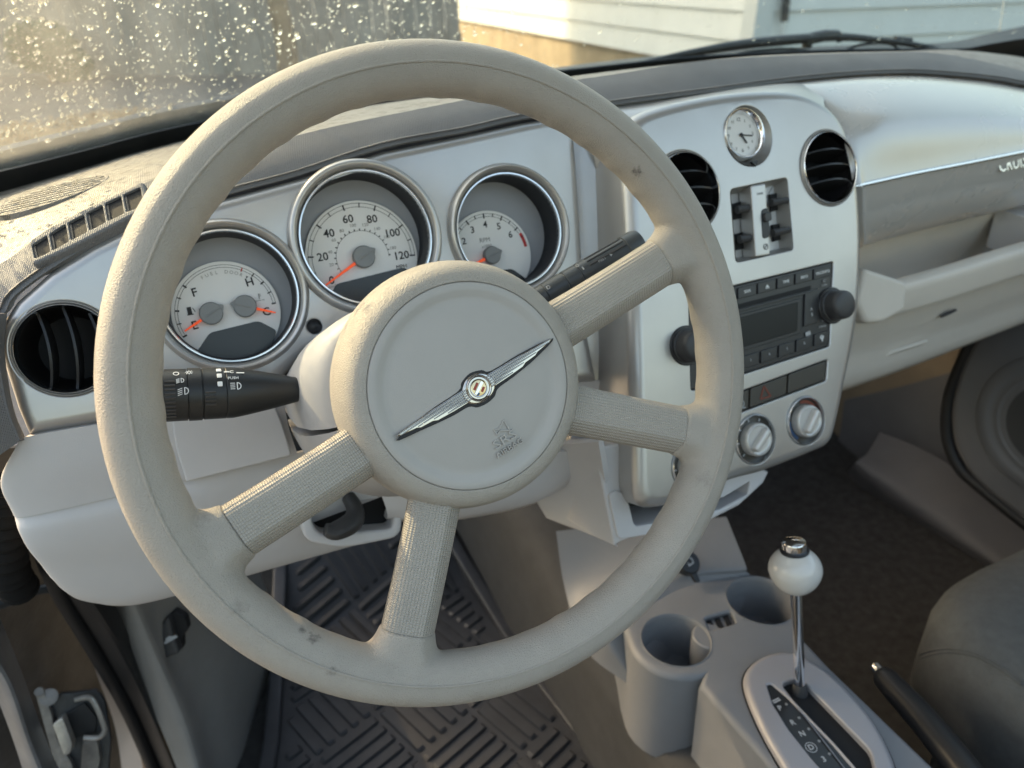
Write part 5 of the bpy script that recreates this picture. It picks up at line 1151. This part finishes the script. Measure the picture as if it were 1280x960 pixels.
mb = MB(); mb.lathe(fk2, [(.0106, rk*.85), (.0106, rk*1.16), (.0098, rk*1.22), (.006, rk*1.26), (.0003, rk*1.27)], 40, cap1=True); mb.build('release_button', CHROME, sv, ang=40)
mb = MB(); mb.lathe(Fr(l0+d*.012, d), [(.0075, -.01), (.0068, .0), (.0058, .004), (.0054, .005)], 24); mb.build('lever_base', DKGREY, sv)
# lower stack box with open cubby
lb = thing('cubby', 'grey moulded cubby box with a recessed pocket below the centre stack', 'cubby', atY(760, 630, .13))
fU = Fr(atY(800, 640, .075), (.02, -.95, .30))
cub = fU.pxs([(744, 560), (768, 681), (800, 668), (880, 655), (925, 632), (955, 604), (962, 590), (900, 560), (830, 545)])
cav = rpoly(fU.pxs([(781, 620), (800, 622), (850, 634), (905, 622), (938, 602), (935, 618), (900, 637), (840, 648), (790, 657)]), .002)
mb = MB(); mb.plate(fU, cub, [cav], h=0, r=.003, rh=.002, depth=.12); mb.build('front', LGREY, lb)
mb = MB(); mb.plate(fU, inset(cav, -.002 if area(cav) > 0 else .002), h=-.05, r=0, depth=.002); mb.build('pocket', SWB, lb)
lip_ = rpoly(fU.pxs([(759, 618), (766, 612), (781, 617), (791, 657), (850, 647), (846, 660), (775, 673), (770, 670)]), .004)
mb = MB(); mb.plate(fU, lip_, h=.003, r=.0012, depth=.004); mb.build('pocket_frame', LGREY, lb)
sd = [yrow([(660, 560), (700, 556), (748, 552)], [.16, .13, .085]), yrow([(668, 618), (712, 606), (756, 600)], [.17, .135, .085]), yrow([(681, 644), (720, 660), (768, 681)], [.18, .14, .083])]
MB().patch(sd, 5, 5, .006).build('side_wall', LGREY, lb)
MB().patch([sd[2], [p+V((.04, .12, .02)) for p in sd[2]]], 5, 5, .004).build('bottom_wall', LGREY, lb)
# outlet cap
oc = atY(860, 704, .158); fO = Fr(oc, (-.02, -.6, .8))
ou = thing('power_outlet_cap', 'small black round outlet cap with pull tab on the console slope', 'outlet cap', oc)
mb = MB(); mb.lathe(fO, [(.0135, -.006), (.0135, .003), (.012, .0048), (.0003, .0052)], 36, cap1=True); mb.build('cap', BLACK, ou)
mb = MB(); mb.plate(fO, rpoly([(-.003, -.022), (.003, -.024), (.004, -.010), (-.004, -.010)], .002), h=.003, r=.0008, depth=.005); mb.build('tab', BLACK, ou)
mb = MB(); mb.arc(fO, 0, .001, .004, R_(200), R_(520), .0013, .0056, 14); mb.bar(fO, (-.004, -.004), (.004, -.002), .0013, .0056); mb.build('print', GREYP, ou, flat=True)

# ================================================================== HAND BRAKE AND SEAT
hbp = [atZ(1094, 833, .275), atZ(1102, 842, .275), atZ(1112, 854, .277), atZ(1150, 895, .285), atZ(1195, 950, .293), atZ(1250, 1020, .30)]
hb_ = thing('handbrake', 'dark grey handbrake lever with pale button between console and seat', 'handbrake', hbp[3])
MB().tube([hbp[1], hbp[1].lerp(hbp[2], .3), hbp[2], hbp[3], hbp[4], hbp[5]], [.008, .011, .0125, .0138, .0142, .014], 20, smooth=4).build('grip', BLACK, hb_)
MB().tube([hbp[0], hbp[1], hbp[2]], [.0052, .006, .006], 16).build('release_button', SATIN, hb_)
sp_ = thing('passenger_seat', 'grey fabric passenger seat cushion with stitched front corner', 'seat', (.65, -.25, 0))
def cushion(x0, x1, y0, y1, z0, z1, rx, ry, rz, n=56, dz=None, p=3.2):
    mb = MB(); cx, cy, cz_ = (x0+x1)/2, (y0+y1)/2, (z0+z1)/2; rings = []
    for i in range(1, 24):
        b = -PI/2+PI*i/24; row = []
        for j in range(n):
            a = 2*PI*j/n; cb, sb = abs(cos(b))**(2/p), math.copysign(abs(sin(b))**(2/p), sin(b))
            x = math.copysign(abs(cos(a))**(2/p), cos(a))*cb; y = math.copysign(abs(sin(a))**(2/p), sin(a))*cb
            row.append(V((cx+x*(x1-x0)/2, cy+y*(y1-y0)/2, cz_+sb*(z1-z0)/2+(dz(x, y) if dz else 0))))
        rings.append(row)
    mb.loft(rings); return mb
sc0 = atZ(1146, 800, .29)
X0 = sc0.x-.002
cushion(X0, X0+.50, -.62, sc0.y+.05, .10, .335, 0, 0, 0, dz=lambda x, y: -.012*max(0, 1-x*x)+.010*y, p=4.6).build('cushion', SEAT, sp_, ang=80); cuo = bpy.data.objects['cushion']
cushion(X0-.004, X0+.10, -.60, sc0.y-.035, .04, .245, 0, 0, 0, p=4).build('side_bolster', SEAT, sp_, ang=80)
bpy.context.view_layer.update()
def sewn(L_, nm):
    P_ = [on(cuo, *q) for q in L_]; P_ = [p[0] for p in P_ if p]
    if len(P_) > 2: MB().tube(P_, .0016, 8, smooth=3).build(nm, SEAT, sp_)
sewn([(1150, 818), (1165, 813), (1190, 811), (1220, 817), (1250, 832), (1278, 852)], 'top_seam'); sewn([(1153, 822), (1168, 817), (1192, 815), (1221, 821), (1250, 836), (1277, 856)], 'double_seam')
cushion(X0+.03, X0+.46, -.62, sc0.y+.02, .0, .13, 0, 0, 0).build('seat_base', DKGREY, sp_, ang=80)

# driver's seat, just below and behind the viewpoint
ds_ = thing('driver_seat', 'grey fabric driver seat, the one facing the steering wheel', 'seat', (-.03, -.5, 0))
cushion(-.27, .20, -.75, -.13, .12, .345, 0, 0, 0).build('cushion', SEAT, ds_, ang=80)
# ================================================================== DRIVER'S FOOT WELL
MF = Fr((0, .35, .012), (0, 0, 1))
fm = thing('floor_mat', 'black ribbed rubber floor mat in the driver foot well', 'floor mat', (0, .4, .01))
mo = [CT.px(*q) for q in ()]
def fz(px, py, z=.012): p = atZ(px, py, z); return (p.x, p.y)
def toe(u, v):                               # height of the toe slope over the flat
    y = v+.35; return 0 if y < .585 else (y-.585)*.70
BL = [MF.px(332, 985), MF.px(345, 880), (-.20, .32), (-.19, .52), (.14, .52), MF.px(564, 690), MF.px(768, 960), MF.px(800, 1010)]
mo_ = rpoly([(-.215, -.15), (.235, -.15), (.225, .10), (.205, .33), (-.215, .36)], .02)
edgeR = [MF.px(*q) for q in ((815, 1010), (768, 955), (690, 855), (640, 785), (566, 692))]
edgeL = [MF.px(*q) for q in ((318, 1000), (330, 930), (336, 860))]
mo_ = [edgeL[0]]+[edgeR[0]]+edgeR[1:]+[(edgeR[-1][0]-.015, .48), (edgeR[-1][0]-.30, .50), (edgeR[-1][0]-.31, edgeR[-1][1]+.02)]+edgeL[::-1][:2]
mb = MB(); mb.plate(MF, mo_, h=0, r=.003, depth=.01, grid=.02, hf=toe, back=False); mb.build('mat_base', RUBBER, fm)
rim_ = MB(); ro_ = mo_; ri_ = inset(mo_, .022 if area(mo_) > 0 else -.022)
rim_.plate(MF, ro_, [ri_], h=.009, r=.004, rh=.004, depth=.01, hf=toe); rim_.build('raised_border', RUBBER, fm)
def inside(p, L):
    c = False; n = len(L)
    for i in range(n):
        a, b = L[i-1], L[i]
        if (a[1] > p[1]) != (b[1] > p[1]) and p[0] < (b[0]-a[0])*(p[1]-a[1])/(b[1]-a[1])+a[0]: c = not c
    return c
blk = .098; cnt = 0; allr = MB(); ang0 = R_(20)
ri2 = inset(mo_, .03 if area(mo_) > 0 else -.03)
ribs = []
for bi in range(-8, 9):
    for bj in range(-8, 9):
        for k in range(5):
            t_ = -blk/2+blk*(k+.5)/5; L_ = blk*.46
            a, b = ((-L_, t_), (L_, t_)) if (bi+bj) % 2 == 0 else ((t_, -L_), (t_, L_))
            rt = lambda q: ((q[0]+bi*blk)*cos(ang0)-(q[1]+bj*blk)*sin(ang0), (q[0]+bi*blk)*sin(ang0)+(q[1]+bj*blk)*cos(ang0)+.1)
            a, b = rt(a), rt(b)
            ok = [(a[0]+(b[0]-a[0])*i/8, a[1]+(b[1]-a[1])*i/8) for i in range(9)]; ok = [q for q in ok if inside(q, ri2)]
            if len(ok) >= 3: ribs.append((ok[0], ok[-1]))
def seen(r):
    p = MF.pt((r[0][0]+r[1][0])/2, (r[0][1]+r[1][1])/2, toe(*r[0]))-CAM; z = p.dot(FW); x, y = 640+890*p.dot(RT)/z, 480+890*p.dot(DN)/z
    return z if -40 < x < 900 and 540 < y < 1010 else 99
ribs = sorted((r for r in ribs if seen(r) < 50), key=seen)
print('RIBS', len(ribs))
for a, b in ribs[:300]:
    za, zb = toe(*a)+.0008+0, toe(*b)+.0008+0; A, B = MF.pt(*a, za), MF.pt(*b, zb); d_ = (B-A).normalized(); q = d_.cross(V((0, 0, 1))).normalized(); nn2 = q.cross(d_)
    if nn2.z < 0: nn2 = -nn2
    pr_ = [(-.0062, -.001), (-.0048, .0036), (.0048, .0036), (.0062, -.001)]
    mb = MB(); mb.loft([[P+q*x*(1 if 0 < i < 3 else .8)+nn2*(y if 0 < i < 3 else min(y, .001)) for x, y in pr_] for i, P in enumerate((A, A+d_*.004, B-d_*.004, B))]); mb.build('rib', RUBBER, fm, wn=False)
# left side trim, hood release, weatherstrip and sill
sk2 = thing('footwell_side_trim', 'grey side trim of the driver foot well below the knee panel', 'trim panel', (-.28, .4, .1))
c0 = yrow([(138, 742), (165, 830), (205, 920), (240, 1010)], [.34, .36, .36, .34]); c1 = yrow([(160, 735), (195, 820), (232, 905), (262, 1010)], [.33, .34, .345, .33]); c2 = yrow([(185, 730), (222, 820), (255, 900), (285, 1010)], [.36, .38, .385, .37]); c3 = yrow([(250, 715), (282, 800), (300, 900), (325, 1010)], [.44, .45, .44, .42]); c4 = yrow([(320, 700), (350, 800), (350, 900), (360, 1010)], [.60, .60, .58, .55])
MB().patch([c0, c1, c2, c3, c4], 6, 6, .006).build('panel', mat('side_trim_grey', (.22, .215, .205), .55, bump=[('noise', 1000, .2)], vary=.08, vscale=16), sk2)
hr = thing('hood_release', 'black hood release handle with white car symbol on the foot well trim', 'handle', atY(218, 790, .36))
fR = Fr(atY(215, 790, .375), (-.25, -.9, .3))
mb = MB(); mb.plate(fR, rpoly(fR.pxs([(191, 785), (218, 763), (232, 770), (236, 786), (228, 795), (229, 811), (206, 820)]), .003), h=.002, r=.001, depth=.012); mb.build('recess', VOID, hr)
mb = MB(); mb.plate(fR, rpoly(fR.pxs([(192, 786), (215, 764), (222, 790), (229, 809), (207, 818)]), .003), h=.014, r=.003, depth=.014); hl = mb.build('pull', DKGREY, hr)
u, v = fR.px(213, 799, .0145); ff = fR.off(u, v, .0145, R_(20)); mb = MB(); mb.plate(ff, [(-.008, -.002), (.008, -.002), (.0075, .001), (.004, .0015), (.001, .004), (-.004, .0035), (-.005, .001), (-.008, .0005)], h=.0003, r=0, depth=.0004); mb.build('car_symbol', GREYP, hl, flat=True)
wx = thing('weatherstrip', 'black rubber weatherstrip curving down beside the knee panel', 'weatherstrip', atX(120, 800, -.31))
def jp(px, py, y): return atY(px, py, y)
MB().patch([[jp(*q) for q in ((52, 680, .27), (80, 745, .33), (120, 810, .37), (165, 890, .40), (205, 980, .42))], [jp(*q) for q in ((72, 690, .235), (104, 745, .28), (146, 808, .325), (187, 890, .355), (226, 980, .37))], [jp(*q) for q in ((100, 700, .24), (138, 745, .30), (168, 810, .36), (206, 890, .40), (243, 980, .41))]], 6, 5, .006).build('lip', SEAL, wx)
MB().tube([jp(*q) for q in ((50, 682, .265), (77, 745, .32), (116, 810, .36), (161, 890, .39), (200, 980, .41))], [.0075]*5, 12, smooth=5).build('bulb', SEAL, wx)
dj = thing('door_jamb', 'grimy dark metal door jamb with pale painted edge, left of the dash', 'door jamb', atY(90, 800, .40))
MB().patch([[jp(*q) for q in ((-40, 560, .22), (-40, 640, .28), (-40, 740, .33), (-40, 860, .36), (-40, 1000, .38))], [jp(*q) for q in ((6, 560, .30), (22, 650, .34), (30, 745, .40), (52, 860, .43), (90, 1000, .44))], [jp(*q) for q in ((40, 560, .34), (60, 650, .39), (72, 745, .46), (96, 860, .48), (150, 1000, .48))], [jp(*q) for q in ((60, 560, .36), (88, 650, .42), (112, 760, .50), (150, 860, .53), (200, 1000, .52))]], 6, 6, .006).build('pillar_skin', JAMB, dj)
MB().patch([[jp(*q) for q in ((96, 762, .42), (120, 840, .44), (144, 910, .45), (156, 990, .45))], [jp(*q) for q in ((106, 760, .41), (138, 840, .42), (166, 910, .43), (186, 990, .43))]], 6, 4, .004).build('painted_edge', BODYW, dj)
MB().patch([[jp(*q) for q in ((-30, 820, .26), (-5, 870, .27), (18, 930, .28), (40, 1000, .28))], [jp(*q) for q in ((-30, 790, .24), (12, 850, .25), (40, 930, .26), (70, 1000, .26))], [jp(*q) for q in ((-5, 760, .30), (28, 842, .31), (58, 925, .32), (92, 1000, .32))]], 6, 5, .004).build('fender_edge', mat('jamb_grey_paint', (.155, .16, .17), .35, .2, vary=.25, vscale=25), dj)
mb = MB(); mb.tube([jp(*q) for q in ((-20, 762, .30), (20, 747, .31), (45, 738, .315), (70, 735, .32))], [.006, .006, .005, .004], 10, smooth=3); mb.build('crossbar', JAMB, dj)
bt_ = thing('wiring_boot', 'black ribbed rubber wiring boot at the left edge above the hinge', 'wiring boot', jp(5, 670, .25))
pts = [jp(*q) for q in ((4, 575, .225), (6, 620, .235), (8, 670, .245), (12, 715, .26), (24, 735, .28))]
m_ = 64; tp = [crom(pts, i/m_) for i in range(m_+1)]; mb = MB(); mb.tube(tp, [.0135+.0022*sin(i*1.4) for i in range(m_+1)], 18); mb.build('bellows', BOOT, bt_)
hg = thing('door_hinge', 'dirty metal door hinge with bright bracket at the lower left corner', 'hinge', jp(100, 890, .36))
fG = Fr(jp(95, 900, .36), (-.1, -.9, .42))
def gp(L, h, dep, nm, m, r=.001, rc=.003):
    mb = MB(); mb.plate(fG, rpoly(fG.pxs(L), rc), h=h, r=r, depth=dep); return mb.build(nm, m, hg)
gp([(52, 872), (86, 870), (118, 866), (128, 880), (136, 930), (132, 985), (70, 990), (62, 930)], -.008, .006, 'hinge_leaf', JAMB)
gp([(70, 900), (82, 890), (95, 925), (92, 936), (84, 938)], .012, .012, 'bright_tab', mat('bare_steel', (.42, .40, .37), .35, .6, bump=[('noise', 200, .5)], vary=.15, vscale=60))
mb = MB(); mb.tube([fG.pt(*fG.px(px, py), .004) for px, py in ((95, 873), (108, 870), (116, 872), (124, 886), (130, 902), (132, 912), (124, 920), (106, 920))], [.0028]*8, 8, smooth=3); mb.build('wire_spring', MATS['bare_steel'], hg)
mb = MB(); mb.lathe(Fr(fG.pt(*fG.px(48, 866), -.004), (.1, -.75, .6)), [(.005, 0), (.005, .004), (.0045, .0046), (.0003, .0047)], 8, cap1=True); mb.lathe(Fr(fG.pt(*fG.px(60, 873), -.004), (.1, -.75, .6)), [(.009, 0), (.009, .003), (.0003, .0035)], 16, cap1=True); mb.build('bolt', HINGE, hg, ang=15)
gp([(44, 868), (54, 862), (64, 892), (72, 925), (90, 955), (98, 990), (76, 990), (64, 940)], .0, .006, 'hinge_arm', HINGE)
gp([(104, 925), (122, 925), (126, 950), (116, 985), (100, 985)], .002, .01, 'lower_block', HINGE)
gp([(64, 905), (104, 880), (120, 900), (118, 918), (88, 925)], -.004, .004, 'check_strap', SEAL)
